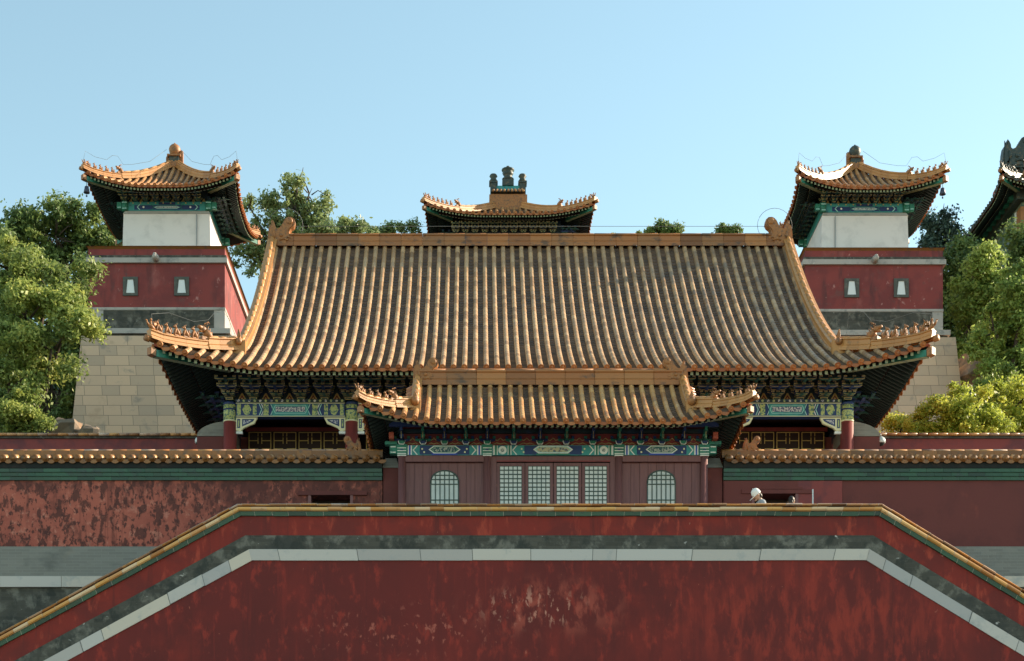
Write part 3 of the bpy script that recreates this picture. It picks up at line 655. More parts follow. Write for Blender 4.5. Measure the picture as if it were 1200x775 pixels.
def hall_beam(x0, x1):
    mb = MB(); y = -.14; w = x1 - x0; h = bz1 - bz0; c = (x0 + x1) / 2
    mb.box(x0, x1, y, .14, bz0, bz1, "paint_blue"); t = .022
    rect(mb, x0, x1, bz0, bz0 + t, y - .004, "paint_cream"); rect(mb, x0, x1, bz1 - t, bz1, y - .004, "paint_cream")
    z0, z1 = bz0 + .04, bz1 - .04
    for s in (-1, 1):
        def rr(a, b, m, yy=y - .004): u, v = sorted((c + s * a * w, c + s * b * w)); rect(mb, u, v, z0, z1, yy, m)
        rr(.455, .49, "paint_lime"); rr(.31, .345, "paint_lime"); rr(.20, .25, "paint_lime")
        xx = c + s * .40 * w; mb.poly([(xx - .14, (z0 + z1) / 2), (xx - .07, z0 + .03), (xx, z0), (xx + .07, z0 + .03), (xx + .14, (z0 + z1) / 2), (xx + .07, z1 - .03), (xx, z1), (xx - .07, z1 - .03)], y - .004, "paint_lime")
        for a, m in ((.285, "paint_cyan"), (.265, "paint_white"), (.18, "paint_cyan"), (.163, "paint_white")): chevron(mb, c + s * a * w - .012, y - .004, z0, z1, .07, .026, m, -s)
    rect(mb, c - .165 * w, c + .165 * w, z0 - .02, z1, y - .006, "paint_teal"); hexa_cart(mb, c - .160 * w, c + .160 * w, z0 + .05, z1 - .03, y - .009, "paint_cyan", "paint_teal", .07, .016)
    rect(mb, c - .135 * w, c + .135 * w, z0 + .10, z1 - .085, y - .015, "paint_mauve")
    mb.box(x0, x1, y - .04, .1, bz1 + .003, bz1 + .10, "paint_dark")
    n = int(w / .16)
    for i in range(n):
        xx = x0 + (i + .5) * w / n; disc(mb, xx, bz1 + .05, .042, y - .044, ("paint_mauve", "paint_lime")[i % 2], 8)
    mb.build("painted_beam", hall, (0, yw, 0))
    q = MB()       # pair of carved corner brackets under the beam
    return
for a, b in zip(cols[:-1], cols[1:]):
    hall_beam(a + .2, b - .2)
def queti():
    mb = MB(); L = .66; h = .40
    o = [(0, 0), (0, -h), (.14, -h - .03), (.24, -h + .08), (.42, -.24), (.56, -.19), (L, 0)]
    mb.extrude(o[::1], -.05, .05, "paint_cream")
    mb.poly([(.04, -.05), (.04, -.33), (.13, -.33), (.13, -.05)], -.056, "paint_blue"); mb.poly([(.19, -.05), (.19, -.28), (.40, -.19), (.53, -.12), (.57, -.05)], -.056, "paint_blue")
    mb.poly([(.065, -.08), (.065, -.30), (.105, -.30), (.105, -.08)], -.060, "paint_lime"); mb.poly([(.23, -.085), (.23, -.22), (.39, -.155), (.49, -.085)], -.060, "paint_mauve")
    mb.box(0, .2, -.055, .055, -h - .10, -h - .03, "paint_white")
    return mb
q0 = queti().build("corner_bracket", hall, (cols[0] + .19, yw - .02, bz0 - .005)); fst = True
for a, b in zip(cols[:-1], cols[1:]):
    if not fst: dup(q0, hall, (a + .19, yw - .02, bz0 - .005))
    dup(q0, hall, (b - .19, yw - .02, bz0 - .005), scale=(-1, 1, 1)); fst = False
# bracket sets
bh = rf.P(1.05) + ze - .40 - (bz1 + .10)
bm = bracket_mesh(.76, bh, .95, "bracket_green", "bracket_blue", t=.02)
nB = 26; b0 = bm.build("bracket_set", hall, (-9.51, yw, bz1 + .10)); sp_ = 19.02 / nB
for i in range(1, nB + 1): dup(b0, hall, (-9.51 + i * sp_, yw, bz1 + .10))
for i in range(1, 20):
    dup(b0, hall, (9.51, yw + i * sp_, bz1 + .10), R(90)); dup(b0, hall, (-9.51, yw + i * sp_, bz1 + .10), R(-90))
mb = MB()
mb.box(-9.4, 9.4, .03, .07, bz1 + .10, bz1 + .10 + bh + .5, "paint_dark")
for i in range(nB):
    x = -9.51 + (i + .5) * sp_; z = bz1 + .115
    mb.poly([(x - .15, z), (x + .15, z), (x + .02, z + .24), (x - .02, z + .24)], .026, "paint_gold"); mb.poly([(x - .095, z + .035), (x + .095, z + .035), (x, z + .18)], .022, "wood_red"); mb.poly([(x - .035, z + .05), (x + .035, z + .05), (x, z + .12)], .018, "paint_gold")
mb.build("bracket_panel", hall, (0, yw, 0))
# side beams + walls
mb = MB()
for s in (-1, 1):
    mb.box(s * 9.51 - .14, s * 9.51 + .14, yw + .2, HH - 2, bz0, bz1 + .10, "paint_dark")
    mb.box(s * 9.51 - .06, s * 9.51 + .06, yw + .2, HH - 2, bz1 + .10, bz1 + bh + .5, "paint_dark")
mb.build("side_beam", hall)
mb = MB()
for s in (-1, 1):
    xa, xb = sorted((s * 9.15, s * 9.45)); mb.box(xa, xb, yw + 1.9, HH - 2, 0, bz0 - .01, "red_dim")
mb.box(-9.4, 9.4, HH - 2.3, HH - 2.0, 0, bz0, "red_dim")
mb.build("wall", hall)
mb = MB(); mb.box(-9.6, 9.6, yw - 1.2, HH - 1.2, .005, .35, "stone_trim"); mb.build("plinth", hall)
mb = MB(); mb.box(-9.3, 9.3, yw + 2.5, yw + 2.6, .36, bz1 + .1, "wood_dark"); mb.build("inner_screen", hall)
mb = MB(); mb.box(-9.4, 9.4, yw + .08, HH - 2.0, bz1 + .11, bz1 + .17, "wood_dark"); mb.build("ceiling", hall)
# latticed transom doors with gold fret
yd = yw + 1.85; Dd = Dw + 1.85; zt = hz(506, Dd)
def gold_door(w):
    mb = MB(); h = zt - .36; mb.box(-w / 2 + .01, w / 2 - .01, -.03, .03, 0, h, "wood_dark"); t = .022; g = "paint_gold"; y = -.036
    def ln(x0, x1, z0, z1): mb.box(x0, x1, y - .01, y + .006, h + z0, h + z1, g)
    a = w / 2 - .04
    ln(-a, a, -.05, -.028); ln(-a, -a + t, -h + .05, -.05); ln(a - t, a, -h + .05, -.05)
    for z in (-.29, -.55, -.78):
        for s in (-1, 1):
            x0, x1 = sorted((s * (a - t), s * (a - .30))); ln(x0, x1, z - t, z)
    for s in (-1, 1):
        x = s * (a - .30); ln(x - t / 2, x + t / 2, -.16, -.05); ln(x - t / 2, x + t / 2, -.40, -.2)
    return mb
gd = None
for a, b in zip(cols[:-1], cols[1:]):
    n = 4; w = (b - a - .55) / n
    for i in range(n):
        p = (a + .275 + (i + .5) * w, yd, .36)
        if gd is None: gd = gold_door(w).build("lattice_door", hall, p)
        else: dup(gd, hall, p, scale=(w / .8, 1, 1) if abs(w - .8) > .02 else None)
mb = MB(); mb.box(-9.3, 9.3, yd - .05, yd + .05, zt + .004, zt + .12, "wood_red"); mb.build("door_head", hall)
# round-shouldered masonry ends beside the corner columns
def shoulder(s):
    mb = MB(); x0 = s * 9.51; w = .55; zs = hz(510); zt_ = hz(497)
    xs = [x0 + s * w * (.2 + .8 * i / 8 * 1.5) for i in range(9)]
    mb.box(min(x0, x0 + s * 1.05), max(x0, x0 + s * 1.05) - 0, -.2, 1.6, 0, zs, "red_dim")
    pts = [(x0, zs + .01)] + [(x0 + s * 1.05 * math.sin(q), zs + .01 + (zt_ - zs + .12) * math.cos(q)) for q in [math.pi / 2 * (8 - i) / 8 for i in range(9)]]
    if s < 0: pts = pts[::-1]
    mb.extrude(pts, -.22, 1.62, "brick_grey"); mb.build("gable_end_wall", hall, (0, yw + .35, 0))
shoulder(-1); shoulder(1)
# thin lightning wire with loops over the ornaments
def wire(parent, pts, r=.008):
    mb = MB(); mb.tube(pts, r, "wire_grey", 4); mb.build("lightning_wire", parent)
tp = ze + rf.rise
loop = lambda cx, cz, rr, y: [(cx + rr * math.cos(a), y, cz + rr * math.sin(a)) for a in [math.pi * q / 12 for q in range(-2, 15)]]
wire(hall, [(-9.2, 0, tp + .55), (-8.3, 0, tp + .72), (0, 0, tp + .72), (8.3, 0, tp + .72), (9.2, 0, tp + .55)]); wire(hall, loop(8.75, tp + .75, .62, 0)); wire(hall, loop(-8.75, tp + .75, .62, 0))
for s in (-1, 1):
    def f(t, off):
        d = 2.25 * (1 - t); return rf.deform(s * (HW - d), -(HH - d), ze + rf.P(max(d, 0)) + off)
    wire(hall, [f(1.0, .3), f(1.02, .8), f(.85, .98), f(.6, .85), f(.45, .95), f(.38, 1.2), f(.3, 1.25), f(.22, 1.0), f(.2, .5)], .006)

# ------------------------------------------------------------------ small gate in front of the hall
GX, GD = 1.88, 39.4; GW, GH = 4.56, 2.65
gate = thing("gate_house", "small maroon gate with lattice doors and its own yellow roof before the large hall", "gate", (GX, GD + GH, TERR))
gb_ = TERR; ze = Z_(494, GD) - gb_
gr = Roof(GW, GH, 3.44, ze, (Z_(451, GD + GH) - gb_) - ze, .62, .42, 1.9, .13)
dress_roof(gr, gate, .268, .066, .30, 1.2, ("tile_gate", "tile_pan", "tile_edge"), ridge_h=.44, ridge_w=.30, hip_h=.26, hip_w=.19, fig=(4, .22), chi=.62, nail=True, drop=.62, hw=.030, pan=.14, raft=(0, 1, 3))
yw = -GH + 1.2; Dw = GD + 1.2
def gz(py, D=Dw): return Z_(py, D) - gb_
cols = [X_(p, Dw) - GX for p in (471, 571, 725, 825)]
b0z, b1z = gz(534.5), gz(523)
mb = MB(); mb.lathe([(.13, 0), (.13, .08), (.10, .10), (.092, b0z)], (0, 0, 0), "wood_maroon", 16)
mb.box(-.125, .125, -.105, .05, b0z + .004, b1z + .02, "paint_green"); 
for z in (b0z + .02, b0z + .09, b0z + .16): mb.box(-.11, .11, -.111, -.105, z, z + .022, "paint_white")
mb.box(-.03, .03, -.112, -.105, b0z + .112, b0z + .155, "paint_blue")
mb.box(-.11, .11, -.10, .1, b0z - .025, b0z + .003, "paint_white")
c0 = mb.build("column", gate, (cols[0], yw, 0))
for x in cols[1:]: dup(c0, gate, (x, yw, 0))
for x in (cols[0], cols[3]): dup(c0, gate, (x, -yw, 0))
def gate_beam(x0, x1, centre):
    mb = MB(); y = -.07; c = (x0 + x1) / 2; w = x1 - x0
    mb.box(x0, x1, y, .07, b0z, b1z, "paint_teal"); z0, z1 = b0z + .012, b1z - .012; yy = y - .004
    hl = .30 if not centre else .40
    rect(mb, c - hl - .32, c + hl + .32, z0, z1, yy, "paint_blue"); rect(mb, c - hl - .02, c + hl + .02, z0 - .012, z0 + .03, yy - .002, "paint_royal" if not centre else "paint_green")
    hexa_cart(mb, c - hl - .10, c + hl + .10, z0 + .028, z1, yy - .004, "paint_white", "paint_green" if not centre else "paint_cyan", .13, .022)
    hexa_cart(mb, c - hl - .02, c + hl + .02, z0 + .065, z1 - .042, yy - .010, "paint_motif" if not centre else "paint_flower", "paint_motif" if not centre else "paint_flower", .08, .01)
    for s in (-1, 1):
        def st(a, b, m): u, v = sorted((a, b)); rect(mb, u, v, b0z + .006, b1z - .006, yy - .002, m)
        e = c + s * w / 2
        if not centre:
            st(e - s * .03, e - s * .06, "paint_white"); st(e - s * .06, e - s * .10, "paint_royal"); st(e - s * .10, e - s * .135, "paint_white"); k = e - s * .15
        else:
            st(e - s * .02, e - s * .07, "paint_white"); st(e - s * .07, e - s * .12, "paint_green"); st(e - s * .12, e - s * .14, "paint_white"); disc(mb, e - s * .26, (b0z + b1z) / 2, .105, yy - .003, "paint_white"); disc(mb, e - s * .26, (b0z + b1z) / 2, .045, yy - .006, "paint_motif")
            st(e - s * .39, e - s * .41, "paint_white"); st(e - s * .41, e - s * .46, "paint_green"); st(e - s * .46, e - s * .485, "paint_white"); k = e - s * .50
        zm = (b0z + b1z) / 2
        for zz in (b0z + .006, b1z - .006):     # arms of the K
            mb.poly([(k, zm), (k - s * .035, zm), (k - s * .135, zz), (k - s * .10, zz)][::(1 if (zz > zm) == (s < 0) else -1)], yy - .003, "paint_white")
        for (dx, dz) in ((.24, .03), (.29, -.05)): disc(mb, k - s * dx, zm + dz, .024, yy - .006, "paint_cream", 8)
    mb.build("painted_beam", gate, (0, yw, 0))
for i in range(3): gate_beam(cols[i] + .12, cols[i + 1] - .12, i == 1)
# bracket zone: red panel with gold scrolls, cup brackets, dark beam above
hbz = gr.ze + gr.P(1.2) - .30 - b1z
mb = MB(); mb.box(cols[0], cols[3], .0, .05, b1z + .004, b1z + hbz, "wood_red"); mb.box(cols[0] - .3, cols[3] + .3, -.46, -.36, b1z + hbz * .62, b1z + hbz * .9, "paint_blue"); mb.box(cols[0] - .1, cols[3] + .1, -.10, .0, b1z + hbz * .52, b1z + hbz * .68, "paint_dark")
xs = []
for i in range(3):
    n = (4, 5, 4)[i]; w = cols[i + 1] - cols[i]; xs += [(cols[i] + w * j / n, j == 0) for j in range(n)]
xs.append((cols[3], True))
for i in range(len(xs) - 1):     # gilt scroll outlines
    a, b = xs[i][0], xs[i + 1][0]; z = b1z + .03; c = (a + b) / 2; hw_ = (b - a) * .34; y = -.006
    mb.tube([(c - hw_, y, z + .10), (c - hw_ * .7, y, z + .135), (c - hw_ * .3, y, z + .11), (c, y, z + .17), (c + hw_ * .3, y, z + .11), (c + hw_ * .7, y, z + .135), (c + hw_, y, z + .10)], .012, "paint_goldrim", 5)
    mb.tube([(c - hw_ * .9, y, z), (c - hw_ * .4, y, z + .05), (c, y, z + .02), (c + hw_ * .4, y, z + .05), (c + hw_ * .9, y, z)], .010, "paint_goldrim", 5)
mb.build("bracket_panel", gate, (0, yw, 0))
def cup(c1, c2):
    mb = MB(); mb.extrude([(-.085, .10), (-.075, .05), (-.05, .01), (.05, .01), (.075, .05), (.085, .10)], -.13, .02, c1)
    q = [(-.085, .10), (-.075, .05), (-.05, .01), (.05, .01), (.075, .05), (.085, .10)]
    mb.tube([(p[0], -.135, p[1]) for p in q], .012, "paint_white", 5); mb.box(-.026, .026, -.36, .0, .11, .165, c2); mb.box(-.05, .05, -.20, -.02, .18, .25, c2)
    mb.box(-.032, .032, -.46, -.1, .26, .36, c2); mb.box(-.006, .006, -.366, -.36, .09, .26, "paint_goldrim")
    mb.extrude([(-.2, .17), (-.2, .13), (-.12, .105), (.12, .105), (.2, .13), (.2, .17)], -.04, .0, c2)
    for s in (-1, 1): mb.box(s * .17 - .035, s * .17 + .035, -.05, .0, .18, .24, c1)
    return mb
k1 = cup("paint_green", "paint_blue").build("bracket_set", gate); k2 = cup("paint_blue", "paint_green").build("bracket_set", gate); used = {}
for i, (x, col_) in enumerate(xs):
    o_ = (k1, k2)[i % 2]
    if o_.name in used: dup(o_, gate, (x, yw, b1z + .0))
    else: o_.location = (x, yw, b1z); used[o_.name] = 1
for s, x in ((-1, cols[0]), (1, cols[3])):       # carved beam ends and hanging blocks outside the corner columns
    mb = MB(); xa, xb = sorted((x + s * .13, x + s * .30)); mb.box(xa, xb, -.10, .1, b0z + .03, b1z - .01, "paint_green"); mb.box(xa + .02, xb - .02, -.107, -.1, b0z + .05, b0z + .075, "paint_white"); mb.box(xa + .02, xb - .02, -.107, -.1, b1z - .06, b1z - .035, "paint_white")
    xa, xb = sorted((x + s * .12, x + s * .42)); mb.box(xa, xb, -.08, .1, b1z + .02, b1z + .10, "paint_green"); mb.box(x + s * .25 - .06, x + s * .25 + .06, -.3, .1, b1z + .10, b1z + .26, "vermilion")
    mb.build("beam_end", gate, (0, yw, 0))
# plank walls with arched windows
def plank_wall(x0, x1):
    mb = MB(); c = (x0 + x1) / 2; w = x1 - x0; mb.box(x0, x1, .06, .14, .0, b0z - .16, "wood_maroon"); mb.box(x0, x1, -.05, .12, b0z - .155, b0z - .004, "wood_maroon")
    n = 9
    for i in range(n): a = x0 + i * w / n; mb.box(a + .006, a + w / n - .006, .04 + .006 * (i % 2), .0595, .02, b0z - .165, "wood_maroon")
    p = mb.build("plank_wall", gate, (0, yw, 0))
    zc = gz(566.5); r = 16.2 * Dw / FPX; za = zc - 1.05; ztop = gz(551.5); hh = ztop - zc
    arc = [(c + r * math.cos(q), zc + hh * math.sin(q) ** .8) for q in [math.pi * i / 16 for i in range(17)]]
    mb = MB(); out = [(c + r, za)] + arc + [(c - r, za)]
    mb.extrude(out[::-1], .022, .030, "pane_paper"); win = mb.build("arch_window", p)
    mb = MB(); nb = 6
    for i in range(nb + 1):
        x = c - r + 2 * r * i / nb; u = abs(x - c) / r; zt_ = zc + hh * max(0.0, (1 - u * u)) ** .45
        mb.box(x - .012, x + .012, .002, .021, za, max(zt_, zc + .005), "lattice_green")
    for py in (557, 562, 567.5, 586): 
        z = gz(py); u = min(1, max(0, (z - zc) / hh)); x = r * (1 - u ** 2) ** .5; mb.box(c - x, c + x, .004, .0205, z - .012, z + .012, "lattice_green")
    mb.tube([(p_[0], .02, p_[1]) for p_ in arc], .02, "lattice_green", 5); mb.build("lattice", win)
plank_wall(cols[0] + .09, cols[1] - .09); plank_wall(cols[2] + .09, cols[3] - .09)
# centre bay: frame and four lattice door leaves
mb = MB(); fr0, fr1 = X_(582, Dw) - GX, X_(715, Dw) - GX; ztop = gz(540)
mb.box(cols[1] + .09, fr0, .0, .12, 0, b0z - .004, "wood_maroon"); mb.box(fr1, cols[2] - .09, .0, .12, 0, b0z - .004, "wood_maroon"); mb.box(fr0 + .002, fr1 - .002, .0, .12, ztop, b0z - .006, "wood_maroon")
mb.box(fr0, fr1, -.02, .0, ztop - .03, ztop, "wood_red"); mb.build("door_frame", gate, (0, yw, 0))
lw = (fr1 - fr0) / 4
def leaf():
    mb = MB(); h = ztop - .05; mb.box(-lw / 2 + .008, lw / 2 - .008, .05, .10, .04, h, "wood_maroon"); gw = lw * .5 * .78; g0, g1 = 1.05, h - .075
    for a in ((-lw / 2 + .008, -gw, .04, h), (gw, lw / 2 - .008, .04, h), (-gw, gw, g1, h), (-gw, gw, .04, g0)): mb.box(a[0], a[1], .025, .0495, a[2], a[3], "wood_maroon")
    return mb, gw, g0, g1
lm, gw, g0, g1 = leaf(); leaf0 = lm.build("lattice_door", gate)
mb = MB(); mb.box(-gw + .002, gw - .002, .038, .048, g0, g1, "pane_paper"); pane0 = mb.build("pane", leaf0)
mb = MB(); n = 5
for i in range(n + 1): x = -gw + 2 * gw * i / n; mb.box(x - .011, x + .011, .026, .037, g0, g1, "lattice_green")
nr = int(round((g1 - g0) / (5.1 * Dw / FPX)))
for i in range(nr + 1): z = g1 - (g1 - g0) * i / nr; mb.box(-gw, gw, .028, .0365, z - .014, z + .014, "lattice_green")
lat0 = mb.build("lattice", leaf0)
for i in range(4):
    loc = (fr0 + lw * (i + .5), yw, 0)
    if i == 0: leaf0.location = loc
    else:
        l_ = dup(leaf0, gate, loc); dup(pane0, l_); dup(lat0, l_)
mb = MB(); mb.box(cols[0] - .5, cols[3] + .5, yw - .5, GH - .6, .005, .12, "stone_trim"); mb.build("plinth", gate)
mb = MB(); mb.box(cols[0], cols[0] + .08, yw + .2, -yw, .13, b0z, "red_dim"); mb.box(cols[3] - .08, cols[3], yw + .2, -yw, .13, b0z, "red_dim"); mb.box(cols[0], cols[3], -yw, -yw + .1, .13, b0z, "wood_dark"); mb.build("wall", gate)

# ------------------------------------------------------------------ flanking walls with tiled copings
FD = 41.2
def coping_wall(root, x0, x1, z, D, sp, r, th, mrow="tile_gate", greens=True, rows=True, ridge=.22, slope=.26, jut=.36):
    """tiled coping along X: z dict of levels (world minus base): top, tile, green0, green1"""
    mb = MB(); ztop, ztile, zg1, zg0 = z
    L = x1 - x0; n = max(2, int(L / .36))
    for i in range(n):          # ridge of the coping
        a, b = x0 + L * i / n, x0 + L * (i + 1) / n - .004; t = random.random()
        mb.box(a, b, -.16, .16, ztop - ridge, ztop - .05, "coping_edge", t); mb.box(a, b, -.19, .19, ztop - ridge - .02, ztop - ridge + .04, "coping_edge", t)
        mb.tube([(a, 0, ztop - .055), (b, 0, ztop - .055)], .055 * 1.5, "coping", 8, tint=random.random())
    c = mb.build("coping_ridge", root)
    mb = MB(); n = int(round(L / sp)); s_ = L / n; zr = ztop - ridge + .01
    for i in range(n):
        x = x0 + (i + .5) * s_
        for sy in (-1, 1):
            a, b = Vector((x, sy * .15, zr - .02)), Vector((x, sy * jut, ztile)); dr_ = (b - a).normalized()
            mb.tube([a, b], r, mrow, 9); mb.tube([b - dr_ * .02, b + dr_ * .015], r * 1.1, "coping_edge", 12); mb.ball(b + dr_ * .015, r * .5, "coping_edge", 6, 4)
            w = s_ * .42; cx = x + s_ / 2
            pts = [(cx + w * math.cos(q), ztile - .03 - w * .85 * math.sin(q)) for q in [math.pi * i_ / 8 for i_ in range(9)]]
            mb.add([(p[0], sy * (jut - .01), p[1]) for p in pts] + [(p[0], sy * (jut - .03), p[1]) for p in pts], [tuple(range(9)), tuple(range(17, 8, -1))] + [(q, q + 9, q + 10, q + 1) for q in range(8)], "coping_edge")
    for sy in (-1, 1):
        mb.add([(x0, sy * .15, zr - .04), (x1, sy * .15, zr - .04), (x1, sy * (jut - .02), ztile - .035), (x0, sy * (jut - .02), ztile - .035)], [(0, 1, 2, 3)], "tile_pan")
    mb.box(x0, x1, -jut + .06, jut - .06, zg1 + .002, ztile - .04, "soffit"); mb.build("coping_tiles", root)
    if greens:
        mb = MB(); nrow = 3; h = (zg1 - zg0) / nrow
        for rr in range(nrow):
            n = int(L / .42); y = th / 2 + .05 + .03 * rr
            if rr % 2: mb.box(x0, x0 + L * .5 / n - .005, -y, y, zg0 + rr * h + .001, zg0 + (rr + 1) * h - .004, "green_glaze")
            for i in range(n):
                a = x0 + L * (i + (.5 if rr % 2 else 0)) / n; b = min(a + L / n - .005, x1)
                if a < x1: mb.box(a, b, -y, y, zg0 + rr * h + .001, zg0 + (rr + 1) * h - .004, "green_glaze")
        mb.build("green_tile_band", root)
def flank(name, label, xa, xb, bmat, door, patch, hole):
    w = thing(name, label, "wall", (0, FD, 0))
    Zf = lambda py: Z_(py, FD); th = .7
    coping_wall(w, xa, xb, (Zf(528), Zf(544.5), Zf(555), Zf(568)), FD, 20.8 / 1.0 * .0 + 12.35 * FD / FPX, .082, th, jut=.54)
    zr0 = Zf(645); mb = MB(); hx0, hx1 = X_(hole[0], FD), X_(hole[1], FD); zh = Zf(hole[2])
    mb.box(xa, hx0, -th / 2, th / 2, zr0, Zf(568), bmat); mb.box(hx1, xb, -th / 2, th / 2, zr0, Zf(568), bmat); mb.box(hx0, hx1, -th / 2, th / 2, zh, Zf(568), bmat)
    mb.build("wall_face", w)
    mb = MB(); mb.box(hx0 - .25, hx1 + .35, -th / 2 - .06, -th / 2 - .002, zh + .0, zh + .10, "red_dim"); mb.box(hx0 - .0, hx0 + .07, -th / 2 - .04, th / 2, TERR, zh - .003, "wood_maroon"); mb.box(hx1 - .07, hx1, -th / 2 - .04, th / 2, TERR, zh - .003, "wood_maroon"); mb.box(hx0 + .08, hx1 - .08, .15, .2, TERR, zh - .003, "wood_dark"); mb.build("doorway", w)
    if patch:
        mb = MB(); pa_, pb_ = X_(patch[0], FD), X_(patch[1], FD); mb.box(pa_, hx0, -th / 2 - .03, -th / 2 - .003, zr0, Zf(568.5), "red_dim"); mb.box(hx1, pb_, -th / 2 - .03, -th / 2 - .003, zr0, Zf(568.5), "red_court"); mb.box(hx0, hx1, -th / 2 - .03, -th / 2 - .003, zh + .001, Zf(568.5), "red_dim"); mb.box(X_(patch[0], FD) + .7, X_(patch[1], FD) - 1.0, -th / 2 - .05, -th / 2 - .031, zh + .112, Zf(576), "red_dim"); mb.build("door_surround", w)
    mb = MB()
    for (a0, a1) in ((xa, hx0), (hx1, xb)): mb.box(a0, a1, -th / 2 - .06, th / 2 + .06, Zf(680), zr0 - .002, "brick_grey")
    mb.build("brick_plinth", w)
    mb = MB(); x = xa; zlo, zhi = Zf(692.5), Zf(680) - .002
    while x < xb:
        l_ = 1.2 + random.random() * .6; 
        if not (x < hx1 and x + l_ > hx0): mb.box(x, min(x + l_ - .012, xb), -th / 2 - .12, th / 2 + .1, zlo, zhi, "stone_white")
        x += l_
    mb.build("stone_band", w)
    mb = MB()
    mb.box(xa, xb, -th / 2 - .05, th / 2 + .05, 0.012, zlo - .002, "brick_dark"); mb.build("lower_brickwork", w)
    # end dragon on the coping
    e = xb if xa < -20 else xa; s = -1 if e == xb else 1
    mb = chiwen_mesh(.42, "finial"); o_ = mb.build("coping_finial", w, (e + s * .62, 0, Zf(528) - .02)); o_.rotation_euler = (0, 0, math.pi if s < 0 else 0)
    o_.rotation_euler = (0, 0, 0 if s > 0 else math.pi)
    # pier against the gate
    mb = MB(); pa, pb = sorted((e - s * .02, e - s * .40)); mb.box(pa, pb, -.33, .33, TERR, Zf(553), "red_dim"); mb.frustum((pa - .02, pb + .02, -.36, .36, Zf(553) + .002), (pa + .05, pb - .05, -.2, .2, Zf(540)), "brick_grey"); mb.build("end_pier", w)
    return w
flank("flank_wall", "peeling pinkish red wall with tiled coping left of the small gate", X_(-650, FD), X_(449, FD), "red_peeled", None, None, (363, 415, 585.2))
flank("flank_wall", "dark smooth red wall with tiled coping right of the small gate", X_(845, FD), X_(2000, FD), "red_dim", None, (846, 983), (878, 932, 583.5))
# rear court walls either side of the hall
CD = 54.6
def court(label, xa, xb, sgn):
    w = thing("court_wall", label, "wall", (0, CD, 0)); Zc = lambda py: Z_(py, CD)
    mb = MB(); mb.box(xa, xb, -.3, .3, COURT, Zc(517.5), "red_court"); mb.build("wall_face", w)
    mb = MB(); mb.box(xa, xb, -.36, .36, Zc(517.4), Zc(514.5), "brick_dark"); mb.build("brick_band", w)
    mb = MB(); n = int((xb - xa) / .34)
    for i in range(n):
        a = xa + (xb - xa) * i / n; b = a + (xb - xa) / n - .005; t = random.random()
        mb.add([(a, -.42, Zc(514.4)), (b, -.42, Zc(514.4)), (b, 0, Zc(509.5)), (a, 0, Zc(509.5)), (a, .42, Zc(514.4)), (b, .42, Zc(514.4))], [(0, 1, 2, 3), (3, 2, 5, 4), (0, 4, 5, 1)], "coping", t); mb.tube([(a, -.40, Zc(513.5)), (b, -.40, Zc(513.5))], .05, "coping", 6)
    mb.build("coping", w)
court("low red court wall behind the left end of the hall", -40, HX - 9.75, -1)
court("low red court wall behind the right end of the hall, half hidden by bright foliage", HX + 9.75, 44, 1)
# dome cameras at the hall corners
def dome_camera(px, py, D, label, s):
    x, z = X_(px, D), Z_(py, D); t = thing("dome_camera", label, "camera", (x, D, z), "dome cameras under the hall eaves")
    mb = MB(); mb.lathe([(.02, .14), (.06, .13), (.13, .08), (.15, .0), (.15, -.06), (.14, -.07)], (0, 0, 0), "lamp_white", 16); mb.build("housing", t)
    mb = MB(); mb.ball((0, 0, -.07), (.12, .12, .09), "dark", 12, 8); mb.build("dome", t)
    mb = MB(); mb.tube([(0, 0, .13), (0, 0, .22), (s * .12, .05, .20), (s * .42, .25, .10)], .022, "metal_grey", 7); mb.box(s * .42 - .03, s * .42 + .03, .2, .32, -.15, .2, "metal_grey"); mb.build("bracket_arm", t)
dome_camera(234, 517, 51.2, "white dome camera on a bracket under the left eave of the hall", 1)
dome_camera(1032, 517, 51.2, "white dome camera on a bracket under the right eave of the hall", -1)

